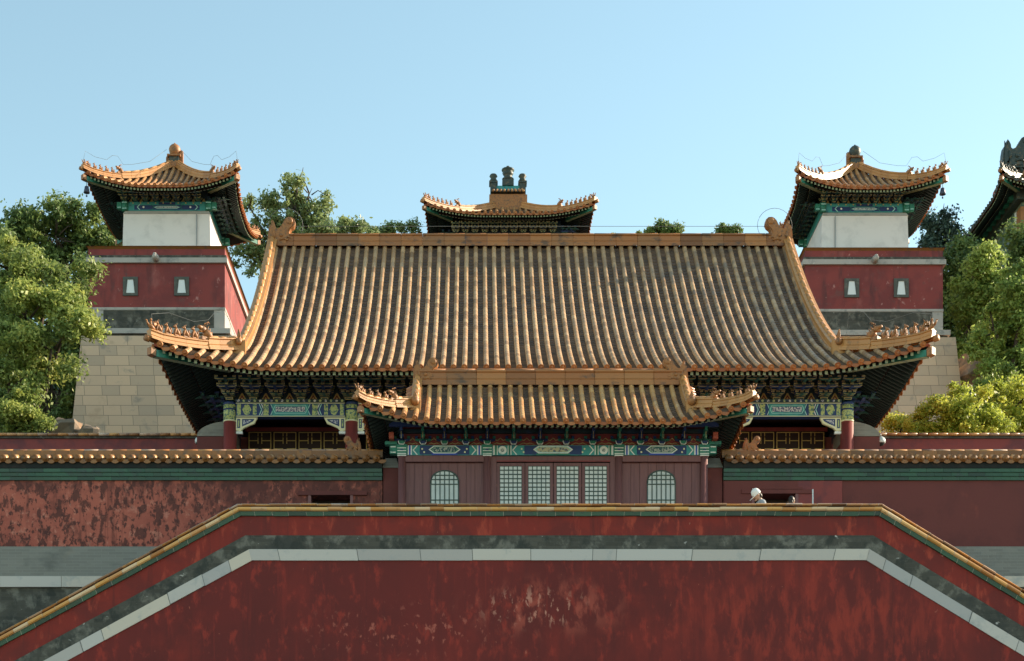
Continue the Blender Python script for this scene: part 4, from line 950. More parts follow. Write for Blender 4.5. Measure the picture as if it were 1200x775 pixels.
# ------------------------------------------------------------------ corner towers
def tower(label, px_c, side, DF=74.9):
    CX = {-1: X_(187.5, 75), 1: X_(1022.5, 75)}[side]; W = {-1: 3.36, 1: 3.22}[side]
    CY = 75.0 + W + .3; base = 20.5
    t = thing("corner_tower", label, "tower", (CX, CY, base))
    dy = {-1: 0.0, 1: 2.0}[side]          # small height difference between the two, in photo rows
    z = lambda py, D: Z_(py + dy, D) - base
    ze = z(214, 75.0)
    rt = Roof(W, W, 0.0, ze, z(195, CY) - ze, .55, .58, 2.7, .14)
    roof = dress_roof(rt, t, .31, .085, .40, 1.55, ("tile_tower", "tile_pan", "tile_edge"), hip_h=.36, hip_w=.26, fig=(5, .30), hw=.045, pan=.2, fig_hips=((-1, -1), (1, -1), (-side, 1)))
    # crowning ornament
    top = ze + rt.rise; mb = MB()
    mb.box(-.30, .30, -.3, .3, top - .15, top + .1, "finial"); mb.box(-.24, .24, -.24, .24, top + .1, top + .38, "finial_dark"); mb.box(-.32, .32, -.32, .32, top + .38, top + .46, "finial")
    mb.lathe([(.14, .46), (.20, .52), (.26, .66), (.29, .80), (.24, .94), (.16, 1.02), (.07, 1.06), (.03, 1.12)], (0, 0, top), "finial_dark" if side > 0 else "finial", 14)
    for s in (-1, 1): mb.box(s * .33 - .08, s * .33 + .08, -.09, .09, top - .05, top + (.62 if s == -side else .35), "finial"); mb.ball((s * .33, 0, top + (.66 if s == -side else .4)), .10, "finial")
    mb.build("crown_ornament", roof)
    # wires
    def f(sx, sy, tt, off):
        d = W * (1 - tt); return rt.deform(sx * (W - d), sy * (W - d), ze + rt.P(max(d, 0)) + off)
    for sx in (-1, 1): wire(t, [f(sx, -1, .1, 1.0)] + [f(sx, -1, q, .72) for q in (.3, .5, .6)] + [f(sx, -1, .66, 1.1), f(sx, -1, .72, 1.1), f(sx, -1, .78, .85), f(sx, -1, .9, .85), f(sx, -1, 1.0, .95), f(sx, -1, 1.02, .4)], .007)
    # white storey
    ww = {-1: 2.04, 1: 2.02}[side]; CXw = 0
    D1 = CY - ww; zt = z(251, D1); pz = z(288, 74.6)
    mb = MB(); b = ww * 1.035; mb.frustum((-b, b, -b, b, pz - .6), (-ww, ww, -ww, ww, zt), "white_plaster")
    ww_ = mb.build("white_wall", t)
    mb = MB(); mb.box(.70 * ww * side * -1 - .015, .70 * ww * side * -1 + .015, -ww * 1.03 - .03, -ww * 1.0 - .028, pz - .2, zt - .05, "metal_grey"); mb.build("drain_pipe", ww_)
    mb = MB(); mb.frustum((-ww - .03, ww + .03, -ww - .03, ww + .03, zt + .002), (-ww + .06, ww - .06, -ww + .06, ww - .06, zt + .17), "stone_trim"); mb.build("wall_cap", t)
    # painted beam (four sides)
    zb0, zb1 = zt + .18, z(236, D1); c = ww - .06
    mb = MB(); mb.box(-c, c, -c, c, zb0, zb1, "paint_teal"); y = -c - .004; zm = (zb0 + zb1) / 2; h = zb1 - zb0
    rect(mb, -c * .78, c * .78, zb0 + .05, zb1 - .16, y, "paint_blue")
    for s in (-1, 1):
        chevron(mb, s * c * .66, y - .004, zb0 + .04, zb1 - .12, .12, .05, "paint_cyan", s); chevron(mb, s * c * .38, y - .004, zb0 + .04, zb1 - .12, .14, .04, "paint_green", -s); disc(mb, s * c * .56, zm - .04, .05, y - .004, "paint_white", 8)
    hexa_cart(mb, -c * .31, c * .31, zb0 + .10, zb1 - .2, y - .006, "paint_cyan", "paint_mauve", .14, .03); rect(mb, -c * .2, c * .2, zb1 - .14, zb1 - .03, y - .004, "paint_blue")
    for i in range(10): disc(mb, -c * .9 + c * 1.8 * (i + .5) / 10, zb1 - .06, .035, y - .008, "paint_gold", 6)
    mb.build("painted_beam", t)
    for sx in (-1, 1):
        for sy in (-1, 1):
            mb = MB(); mb.lathe([(.16, zb0), (.16, zb1)], (sx * c, sy * c, 0), "paint_green", 10); mb.box(sx * (c + .26) - .11, sx * (c + .26) + .11, sy * c - .1, sy * c + .1, zb0 + .06, zb1 - .06, "paint_green"); mb.box(sx * (c + .26) - .08, sx * (c + .26) + .08, sy * c - .106, sy * c - .1, zb0 + .1, zb0 + .14, "paint_cyan")
            mb.box(sx * c - .12, sx * c + .12, sy * c - .168, sy * c - .162, zb1 - .12, zb1 - .07, "paint_cyan"); mb.box(sx * c - .10, sx * c + .10, sy * c - .168, sy * c - .162, zb0 + .03, zb0 + .07, "paint_cyan")
            mb.build("corner_post", t)
    # brackets
    hb2 = ze + rt.P(.85) - .40 - zb1; n = 8; sp2 = 2 * c / n
    b0_ = bracket_mesh(sp2 * 1.05, hb2, .75, "bracket_green", "paint_dark", "paint_goldrim", .022).build("bracket_set", t, (-c, -c, zb1)); nm = 0
    for k in range(4):
        for i in range(n):
            x = -c + (i if k or i else 0) * sp2
            if k == 0 and i == 0: continue
            p = [(x, -c), (c, x), (-x, c), (-c, -x)][k]; dup(b0_, t, (p[0], p[1], zb1), R(90 * k))
    mb = MB(); mb.box(-c + .1, c - .1, -c + .1, c - .1, zb1, zb1 + hb2 + .4, "paint_dark"); cc = c + .74
    for i in range(n): 
        x = -c + (i + .5) * sp2; mb.poly([(x - .10, zb1 + .03), (x + .10, zb1 + .03), (x, zb1 + .2)], -c + .096, "paint_gold")
    mb.build("bracket_panel", t)
    # red storey
    RX0, RX1 = {-1: (103.5, 263.5), 1: (943.5, 1105)}[side]; D2 = 74.6; xa, xb = X_(RX0, D2) - CX, X_(RX1, D2) - CX
    y0, y1 = D2 - CY, D2 - CY + 7.9
    zr0, zr1 = z(360.5, D2), z(289.5, D2)
    mb = MB(); mb.box(xa, xb, y0, y1, zr0, zr1, "red_tower"); red = mb.build("red_wall", t)
    mb = MB(); n = 16
    ca, cb, cy0, cy1 = xa - .10, xb + .10, y0 - .12, y1 + .1
    mb.frustum((ca, cb, cy0, cy1, zr1 + .002), (ca + .3, cb - .3, cy0 + .3, cy1 - .3, zr1 + .13), "coping_edge"); mb.frustum((ca + .12, cb - .12, cy0 + .12, cy1 - .12, zr1 - .10), (ca + .04, cb - .04, cy0 + .04, cy1 - .04, zr1 - .001), "coping_edge")
    mb.build("coping", red)
    mb = MB(); za, zb = z(309, D2), z(303.2, D2)
    for k, (a0, a1, b0q, b1q) in enumerate(((xa - .12, xb + .12, y0 - .12, y0 - .002), (xb + .002, xb + .12, y0, y1), (xa - .12, xa - .002, y0, y1))): mb.box(a0, a1, b0q, b1q, za, zb, "stone_trim"); mb.box(a0 + .05, a1 - .05, b0q + .05, b1q, zb + .002, zb + .13, "brick_dark")
    mb.build("stone_band", red)
    mb = MB(); xm = (xa + xb) / 2   # carved spout
    mb.tube([(xm, y0, (za + zb) / 2 + .05), (xm, y0 - .3, (za + zb) / 2 + .07), (xm, y0 - .55, (za + zb) / 2)], [.17, .16, .10], "stone_trim", 10); mb.ball((xm, y0 - .40, (za + zb) / 2 + .15), (.10, .13, .07), "stone_trim"); mb.build("water_spout", red)
    for wx in {-1: (153, 213), 1: (998, 1056)}[side]:
        w_ = MB(); x = X_(wx, D2) - CX; a, bq = z(347, D2), z(325, D2)
        for q in ((-.34, -.20, a, bq), (.20, .34, a, bq), (-.2, .2, bq - .12, bq), (-.2, .2, a, a + .12)): w_.box(x + q[0], x + q[1], y0 - .06, y0 - .003, q[2], q[3], "window_frame")
        wo = w_.build("window", red); w_ = MB()
        for s in (-1, 1): w_.add([(x + s * .199, y0 - .045, a + .12), (x + s * .199, y0 - .045, bq - .12), (x + s * .125, y0 - .045, bq - .12)][::s], [(0, 1, 2)], "window_frame")
        w_.box(x - .2, x + .2, y0 - .03, y0 - .004, a + .12, bq - .12, "pane_white"); w_.build("pane", wo)
    # string courses and battered stone base
    mb = MB(); s1 = z(363.5, D2); mb.box(xa - .02, xb + .02, y0 - .03, y1 + .02, s1, zr0 - .002, "stone_trim")
    s2 = z(387, D2); mb.box(xa - .0, xb + .0, y0, y1, s2, s1 - .002, "stone_trim"); mb.box(xa + .7, xb - .5, y0 - .02, y0 - .002, s2 + .02, s1 - .02, "brick_dark")
    s3 = z(396, D2); mb.box(xa - .22, xb + .28, y0 - .25, y1 + .25, s3 + .12, s2 - .002, "stone_trim"); mb.box(xa - .12, xb + .18, y0 - .12, y1 + .14, s3, s3 + .118, "brick_dark"); mb.build("string_course", t)
    s4 = z(520, D2); k = (s3 - s4) / 11.0
    mb = MB(); mb.frustum((xa - 1.20, xb + 1.45, y0 - 1.3, y1 + .9, -3.0), (xa - .25, xb + .50, y0 - .28, y1 + .3, s3 - .002), "stone_block"); mb.build("stone_base", t)
    return t, rt, CX, CY, base
tL = tower("left tower of white, red and stone storeys beside the big leafy tree", 0, -1)
tR = tower("right tower of white, red and stone storeys beside the yellow green trees", 0, 1)
def wind_bell(T, side, label):
    t, rt, CX, CY, base = T; p = rt.deform(side * (rt.W - .05), -(rt.W - .05), rt.ze - .25)
    b = thing("wind_bell", label, "bell", (CX + p.x, CY + p.y, base + p.z), "wind bells hung from the tower eaves"); b.scale = (.75, .75, .75)
    mb = MB(); mb.tube([(0, 0, .05), (0, 0, -.55)], .018, "bronze", 5); mb.build("hanger", b)
    mb = MB(); mb.lathe([(.04, -.50), (.12, -.54), (.15, -.70), (.20, -.92), (.19, -.93)], (0, 0, 0), "bronze", 10); mb.build("bell_body", b)
    mb = MB(); mb.tube([(0, 0, -.92), (0, 0, -1.08)], .014, "bronze", 5); mb.ball((0, 0, -1.12), .06, "bronze"); mb.build("clapper", b)
wind_bell(tL, -1, "small dark wind bell under the outer eave corner of the left tower"); wind_bell(tR, 1, "small dark wind bell under the outer eave corner of the right tower")

# ------------------------------------------------------------------ rear pavilion above the hall ridge
BX, BD = 1.89, 97.0; BW = 4.88; bb = 34.0
pav = thing("rear_pavilion", "distant pavilion with a crowned yellow roof peeping over the hall ridge", "pavilion", (BX, BD + BW, bb))
ze = Z_(250, BD) - bb
rp = Roof(BW, BW, 0.0, ze, Z_(240, BD + BW) - bb - ze, .58, .52, 3.4, .16)
proof = dress_roof(rp, pav, .36, .095, .45, 1.6, ("tile_tower", "tile_pan", "tile_edge"), hip_h=.42, hip_w=.32, fig=(6, .36), hw=.05, pan=.22)
tp = Z_(244, BD + BW) - bb; q = (BD + BW) / FPX
mb = MB(); mb.box(-22 * q, 22 * q, -1.0, 1.0, tp - .8, Z_(236.5, BD + BW) - bb, "finial"); mb.box(-20 * q, 20 * q, -.9, .9, Z_(236.5, BD + BW) - bb, Z_(235, BD + BW) - bb, "finial")
mb.build("crown_base", proof)
mb = MB()     # little glazed roof with three finials
a, b, z0, z1 = 20 * q, 16 * q, Z_(234, BD + BW) - bb, Z_(219.5, BD + BW) - bb
mb.frustum((-a, a, -1.12, 1.12, z0), (-b, b, -.25, .25, z1 - .25), "finial_dark"); mb.box(-b, b, -.2, .2, z1 - .25, z1, "paint_teal")
for i in range(9): x = -a + (i + .5) * 2 * a / 9; mb.tube([(x * .9, -.5, z1 - .38), (x, -1.18, z0 + .02)], .07, "tile_tower", 7)
mb.build("crown_roof", proof)
mb = MB()
for s in (-1, 1):
    x = s * 17 * q; mb.box(x - .2, x + .2, -.3, .3, z0 - .1, z1 + .15, "finial_dark"); mb.box(x - .27, x + .27, -.34, .34, z1 + .15, z1 + .26, "finial_dark"); mb.lathe([(.12, .26), (.24, .4), (.16, .56), (.26, .66), (.2, .78), (.04, .82)], (x, 0, z1), "finial_dark", 10)
mb.box(-.36, .36, -.3, .3, z1, z1 + .4, "finial_dark"); mb.lathe([(.3, .4), (.38, .5), (.22, .62), (.30, .74), (.36, .86), (.26, .95), (.40, 1.02), (.40, 1.10), (.12, 1.14), (.10, 1.3)], (0, 0, z1), "finial_dark", 12)
mb.build("crown_finials", proof)
c = BW - 1.65; zt = Z_(276, BD + 1.6) - bb; hb2 = ze + rp.P(.85) - .42 - zt
b0_ = bracket_mesh(.64, hb2, .8, "bracket_green", "bracket_blue", "paint_goldrim", .03).build("bracket_set", pav, (-c, -c, zt)); n = 11
for k in (0, 1, 3):
    for i in range(n):
        if k == 0 and i == 0: continue
        x = -c + i * 2 * c / n; p = [(x, -c), (c, x), 0, (-c, -x)][k]; dup(b0_, pav, (p[0], p[1], zt), R(90 * k))
mb = MB(); mb.box(-c + .05, c - .05, -c + .05, c - .05, zt - .8, zt + hb2 + .4, "paint_dark"); mb.box(-c - .1, c + .1, -c - .1, c + .1, zt - .9, zt - .004, "paint_blue"); mb.build("painted_beam", pav)
mb = MB(); mb.box(-c, c, -c, c, 0, zt - .904, "red_court"); mb.build("wall", pav)

# ------------------------------------------------------------------ glazed hall at the far right
ED, EW, EH = 85.0, 8.0, 4.2; EX = X_(1177, ED) + EW; eb = 30.0
eh = thing("glazed_hall", "hall with green glazed walls and dark dragon ridge cut off by the right edge", "hall", (EX, ED + EH, eb))
ze = Z_(216, ED) - eb
re_ = Roof(EW, EH, 6.55, ze, Z_(197, ED + EH) - eb - ze, .6, .50, 2.4, .16)
dress_roof(re_, eh, .34, .09, .42, 1.3, ("tile_slate", "tile_pan", "tile_slate"), ridge_h=.6, ridge_w=.4, hip_h=.36, hip_w=.28, fig=(4, .36), chi=1.5, chimat="finial_dark", fig_hips=((-1, -1), (-1, 1)), hw=.05, pan=.2, lit="tile_slate")
c1, c2 = EW - 1.35, EH - 1.35; zt = ze + re_.P(1.35) - .3
mb = MB(); mb.box(-c1, c1, -c2, c2, 0, zt - .7, "glazed_wall"); gw_ = mb.build("wall", eh)
mb = MB(); mb.box(-c1 - .35, c1 + .35, -c2 - .35, c2 + .35, zt - .69, zt, "finial_dark")
for i in range(8): mb.box(-c1 - .6, -c1 - .351, -c2 + (i + .3) * 2 * c2 / 8, -c2 + (i + .7) * 2 * c2 / 8, zt - .5, zt - .1, "paint_green")
mb.build("cornice", eh)
mb = MB(); mb.box(-c1 - .06, -c1 - .002, -c2 - .02, -c2 + .62, 0, zt - .95, "glazed_orange"); mb.box(-c1 - .09, -c1 - .002, -c2 + .63, -c2 + .85, 0, zt - .95, "paint_white"); mb.box(-c1 - .06, -c1 + 3, -c2 - .06, -c2 - .022, 0, zt - .95, "glazed_orange"); mb.build("corner_pilaster", eh)
mb = MB(); zc = zt - 3.4; yc = -c2 + 1.75
for i in range(12):
    q0_, q1_ = math.pi * i / 12, math.pi * (i + 1) / 12; r0, r1 = .42, .58
    mb.add([(-c1 - .05, yc + r * math.cos(qq), zc + r * 1.25 * math.sin(qq)) for qq, r in ((q0_, r0), (q0_, r1), (q1_, r1), (q1_, r0))], [(0, 1, 2, 3)], "paint_white")
for s in (-1, 1): mb.box(-c1 - .05, -c1 - .003, yc + s * .5 - .08, yc + s * .5 + .08, zc - 2, zc, "paint_white")
mb.build("arch_surround", eh)
mb = MB(); pts = [(yc + .42 * math.cos(math.pi * i / 10), zc + .52 * math.sin(math.pi * i / 10)) for i in range(11)]
mb.add([(-c1 - .02, p[0], p[1]) for p in pts] + [(-c1 - .02, yc - .42, zc - 2), (-c1 - .02, yc + .42, zc - 2)], [tuple(range(13))], "dark"); mb.build("arch_window", eh)

# ------------------------------------------------------------------ trees
def leaves(mb_name, clumps, leaf, mat, per, parent, squash=.75, seed=0, droop=0.0):
    r = np.random.default_rng(seed); C = np.array([c[:3] for c in clumps]); Rr = np.array([c[3] for c in clumps]); cnt = np.maximum(6, (per * 2.1 * (Rr / Rr.mean()) ** 1.7)).astype(int); n = int(cnt.sum())
    idx = np.repeat(np.arange(len(clumps)), cnt)
    v = r.normal(size=(n, 3)); v /= np.linalg.norm(v, axis=1)[:, None]; rad = r.random(n) ** .6 * (1 + .35 * np.abs(r.normal(size=n)))
    P = C[idx] + v * (rad * Rr[idx])[:, None] * np.array([1, 1, squash]); P[:, 2] -= droop * rad * Rr[idx]
    nrm = v * .55 + r.normal(size=(n, 3)) * .65 + np.array([0, 0, .45]); nrm /= np.linalg.norm(nrm, axis=1)[:, None]
    a = np.cross(nrm, r.normal(size=(n, 3))); a /= np.linalg.norm(a, axis=1)[:, None]; b = np.cross(nrm, a)
    s = .80 * leaf * (.6 + .8 * r.random(n))[:, None]
    V = np.empty((n, 4, 3)); V[:, 0] = P - a * s; V[:, 1] = P + b * s * .5 - nrm * s * .12; V[:, 2] = P + a * s; V[:, 3] = P - b * s * .5 - nrm * s * .12
    me = bpy.data.meshes.new(mb_name); me.vertices.add(n * 4); me.vertices.foreach_set("co", V.reshape(-1)); me.loops.add(n * 4); me.loops.foreach_set("vertex_index", np.arange(n * 4, dtype=np.int32))
    me.polygons.add(n); me.polygons.foreach_set("loop_start", np.arange(0, n * 4, 4, dtype=np.int32)); me.polygons.foreach_set("loop_total", np.full(n, 4, dtype=np.int32))
    me.update(calc_edges=True); me.materials.append(MAT[mat])
    ct = r.random(len(clumps)); t = np.clip(ct[idx] * .6 + r.random(n) * .4, 0, 1).astype(np.float32)
    at = me.attributes.new("tint", 'FLOAT', 'FACE'); at.data.foreach_set("value", t)
    return link(mb_name, me, parent)
def tree(name, label, D, base_px, lobes, mat, leaf=.12, per=70, dens=1.0, cr=.55, group=None, cat="tree", trunk=.22, seed=1, depth=.8, squash=.75, droop=0.0, bare=0, base_z=None, fill=.55):
    """lobes: (px, py, rx, ry[, depth shift m]) in photo pixels at distance D"""
    r = random.Random(seed); bx = X_(base_px, D); bz = (hill_z(bx, D) - .3) if base_z is None else base_z
    t = thing(name, label, cat, (bx, D, bz), group); q = D / FPX
    clumps = []; ends = []
    mb = MB(); cz = [Z_(l[1], D) - bz for l in lobes]; hub = Vector((0, 0, max(.6, min(cz) * .75 if min(cz) > 1 else .5)))
    mb.tube([(0, 0, 0), (r.uniform(-.1, .1), 0, hub.z * .5), hub], [trunk * 1.25, trunk, trunk * .8], "bark", 8)
    limb = MB()
    for l in lobes:
        dy = l[4] if len(l) > 4 else 0; c = Vector((X_(l[0], D) - bx, dy, Z_(l[1], D) - bz)); rx, rz = l[2] * q, l[3] * q; ry = rx * depth
        mid = (hub + c) / 2 + Vector((r.uniform(-.4, .4), r.uniform(-.4, .4), r.uniform(-.1, .5)))
        limb.tube([hub, hub * .5 + mid * .5 + Vector((0, 0, .2)), mid, c], [trunk * .62, trunk * .5, trunk * .38, trunk * .2], "bark", 6)
        n = max(4, int(dens * 3.3 * rx * rz / (cr * cr)))
        for i in range(n):
            while True:
                v = Vector((r.uniform(-1.3, 1.3), r.uniform(-1.3, 1.3), r.uniform(-1.2, 1.25)))
                if (v.length < 1 or (v.length < 1.3 and r.random() < .30)) and (v.length > fill or r.random() < .25): break
            p = c + Vector((v.x * rx, v.y * ry, v.z * rz)); s = cr * (.32 + .85 * r.random() ** 1.4); clumps.append((p.x, p.y, p.z, s))
            if i % 2 == 0: limb.tube([c + Vector((v.x * rx * .15, v.y * ry * .15, v.z * rz * .15 - .1)), (c + p) / 2 + Vector((0, 0, r.uniform(-.1, .2))), p], [trunk * .2, trunk * .12, trunk * .04 + .006], "bark", 5)
    for i in range(bare):
        l = r.choice(lobes); c = Vector((X_(l[0], D) - bx, 0, Z_(l[1], D) - bz)); p = c + Vector((r.uniform(-1, 1) * l[2] * q, r.uniform(-.4, .4), l[3] * q * r.uniform(1.0, 1.5))); limb.tube([c, (c + p) / 2 + Vector((.1, 0, .1)), p], [.05, .03, .012], "bark", 5)
    tr = mb.build("trunk", t); limb.build("limbs", tr)
    leaves("crown", clumps, leaf, mat, per, t, squash, seed, droop)
    return t
GB = "trees growing on the hillside"
tree("broadleaf_tree", "big leafy tree at the left edge overlapping the stone tower", 67, 30,
     [(52, 330, 46, 40, .5), (15, 315, 32, 36), (80, 352, 30, 26, -.8), (40, 385, 46, 34, -1), (92, 388, 30, 22, -1.5), (25, 425, 38, 30, -1), (72, 425, 32, 24, -1.6), (28, 470, 25, 26, -2), (5, 380, 25, 40)],
     "leaf_left", leaf=.115, per=120, dens=1.25, cr=.58, group=GB, trunk=.26, seed=3)
tree("broadleaf_tree", "dark rounded tree behind the left tower and the big leafy tree", 92, 75, [(40, 268, 30, 20), (80, 262, 36, 20), (118, 268, 30, 24), (15, 285, 26, 18), (70, 285, 60, 24, -1), (125, 292, 24, 22)],
     "leaf_dark", leaf=.15, per=110, dens=1.35, cr=.75, group=GB, trunk=.3, seed=5)
tree("broadleaf_tree", "dense shaded tree low behind the big leafy tree at the left", 76, 60, [(95, 400, 26, 50), (60, 450, 45, 40), (20, 440, 40, 50), (95, 470, 22, 34), (110, 330, 18, 30), (60, 370, 50, 50, 1)],
     "leaf_dark", leaf=.14, per=90, dens=1.3, cr=.7, group=GB, trunk=.3, seed=6)
tree("poplar_tree", "tall open crowned tree between the left tower and the hall ridge", 88, 345,
     [(349, 212, 10, 14), (362, 226, 22, 16), (335, 232, 16, 16), (350, 250, 28, 18), (318, 240, 12, 10), (380, 256, 22, 20), (320, 268, 24, 16), (400, 268, 24, 14), (292, 242, 12, 12), (298, 268, 16, 18), (300, 300, 22, 26), (330, 295, 26, 20), (370, 285, 40, 22), (415, 278, 18, 12)],
     "leaf_poplar", leaf=.13, per=60, dens=.85, cr=.50, group=GB, trunk=.2, seed=9, bare=14, fill=.3)
tree("poplar_tree", "low wispy tree top over the hall ridge left of the rear pavilion", 100, 455, [(440, 272, 12, 8), (462, 270, 10, 8), (478, 267, 10, 10), (488, 274, 8, 6), (455, 282, 24, 8)], "leaf_poplar", leaf=.12, per=60, dens=.95, cr=.42, group=GB, trunk=.14, seed=12)
tree("poplar_tree", "low rounded tree top over the hall ridge beside the tall open crowned tree", 94, 410, [(395, 268, 14, 8), (415, 270, 16, 8), (432, 274, 14, 8), (400, 280, 30, 8), (380, 274, 14, 10)], "leaf_poplar", leaf=.12, per=70, dens=1.1, cr=.45, group=GB, trunk=.16, seed=41)
tree("small_pine", "flat topped small tree above the hall ridge right of the rear pavilion", 108, 776, [(768, 270, 9, 6), (782, 268, 12, 6), (776, 276, 16, 6)], "leaf_dark", leaf=.12, per=90, dens=1.2, cr=.38, group=GB, trunk=.14, seed=14)
tree("small_pine", "round dark little tree above the hall ridge near its right dragon finial", 108, 852, [(852, 270, 9, 7), (846, 276, 8, 6), (862, 276, 10, 5)], "leaf_dark", leaf=.12, per=110, dens=1.5, cr=.38, group=GB, trunk=.14, seed=15)
tree("shrub", "tiny faint shrub on the skyline just right of the rear pavilion", 106, 722, [(720, 275, 6, 4), (742, 276, 8, 3)], "leaf_poplar", leaf=.1, per=50, cr=.3, group=GB, trunk=.06, seed=16)
tree("pine_tree", "bluish airy pine beside the right tower below its eave", 90, 1092, [(1085, 262, 10, 10), (1100, 256, 12, 10), (1112, 262, 9, 12), (1094, 275, 16, 12), (1110, 282, 14, 12), (1090, 295, 14, 14)], "leaf_blue", leaf=.12, per=90, dens=1.2, cr=.5, group=GB, trunk=.2, seed=18, bare=3)
tree("broadleaf_tree", "shaded dark tree between the right tower and the bright willow", 84, 1120, [(1118, 315, 22, 30), (1112, 360, 18, 40), (1135, 300, 24, 20), (1140, 340, 30, 40), (1125, 400, 20, 30)], "leaf_dark", leaf=.14, per=110, dens=1.4, cr=.65, group=GB, trunk=.25, seed=20)
tree("broadleaf_tree", "dark tree before the glazed hall at the right edge", 81, 1195, [(1190, 300, 22, 24), (1200, 330, 20, 30), (1210, 290, 30, 24)], "leaf_dark", leaf=.14, per=110, dens=1.4, cr=.65, group=GB, trunk=.25, seed=21)
tree("willow_tree", "tallest sunlit yellow green tree right of the right tower", 78, 1160, [(1150, 300, 22, 16), (1140, 322, 24, 22), (1165, 318, 22, 24), (1152, 350, 30, 24), (1178, 352, 22, 28), (1138, 380, 18, 26)], "leaf_right", leaf=.12, per=140, dens=1.35, cr=.6, group=GB, trunk=.25, seed=23, droop=.3)
tree("willow_tree", "sunlit tree at the right edge above the rocks", 73, 1185, [(1185, 340, 26, 26), (1205, 330, 20, 30), (1165, 385, 26, 24), (1195, 388, 28, 30), (1150, 405, 18, 18), (1190, 425, 30, 22), (1215, 380, 24, 50)], "leaf_right", leaf=.12, per=140, dens=1.3, cr=.58, group=GB, trunk=.25, seed=24, droop=.3)
tree("bright_tree", "brightest yellow green bushy tree behind the right flank wall beside the hall eave", 57, 1120, [(1110, 482, 28, 24), (1140, 474, 32, 28), (1082, 496, 28, 18), (1125, 505, 42, 30), (1056, 505, 20, 16), (1095, 520, 44, 20), (1060, 525, 18, 14)],
     "leaf_bright", leaf=.075, per=150, dens=1.15, cr=.40, group=GB, trunk=.16, seed=26, base_z=COURT, droop=.15)
tree("bright_tree", "bright bushy tree cut by the right edge just above the flank wall", 60, 1190, [(1185, 475, 36, 28), (1205, 500, 36, 34), (1165, 505, 30, 28), (1190, 520, 46, 26)],
     "leaf_bright", leaf=.075, per=150, dens=1.1, cr=.42, group=GB, trunk=.18, seed=27, base_z=hill_z(19, 60), droop=.15)

# ------------------------------------------------------------------ rocks
def rock(label, px, py, rx, rz, D, seed):
    mb = MB(); r = random.Random(seed); c = (0, 0, 0); n, k = 11, 7; q = D / FPX; vs = []; off = [r.uniform(0, 6) for _ in range(6)]
    for i in range(k + 1):
        ph = -math.pi / 2 + math.pi * i / k
        for j in range(n):
            a = 2 * math.pi * j / n; d = Vector((math.cos(ph) * math.cos(a), math.cos(ph) * math.sin(a), math.sin(ph)))
            s = 1 + .22 * math.sin(3 * d.x + off[0]) * math.sin(2.5 * d.z + off[1]) + .13 * math.sin(6 * d.x + off[2]) * math.cos(5 * d.y + off[3]) + r.uniform(-.13, .13)
            d = Vector([math.copysign(abs(x) ** .75, x) for x in d]); vs.append((d.x * rx * q * s, d.y * rx * q * .8 * s, d.z * rz * q * s))
    fs = [(i * n + j, i * n + (j + 1) % n, (i + 1) * n + (j + 1) % n, (i + 1) * n + j) for i in range(k) for j in range(n)]
    mb.add(vs, fs, "rock"); o = mb.build("boulder", None, (X_(px, D), D, Z_(py, D))); tag(o, label, "rock", "boulders at the foot of the towers")
rock("broad brown boulder right of the right tower's stone base", 1152, 440, 28, 16, 75, 1)
rock("reddish upright rock touching the right tower's stone base", 1127, 438, 8, 22, 76, 2)
rock("pale sunlit rock at the lower end of the broad brown boulder", 1166, 452, 16, 9, 73.5, 3)
rock("reddish rock left of the left tower's stone base", 80, 505, 20, 12, 71.5, 4)
rock("smaller brown rock against the left corner of the left tower's stone base", 104, 509, 14, 9, 71, 5)
mb = MB()
r = random.Random(5)

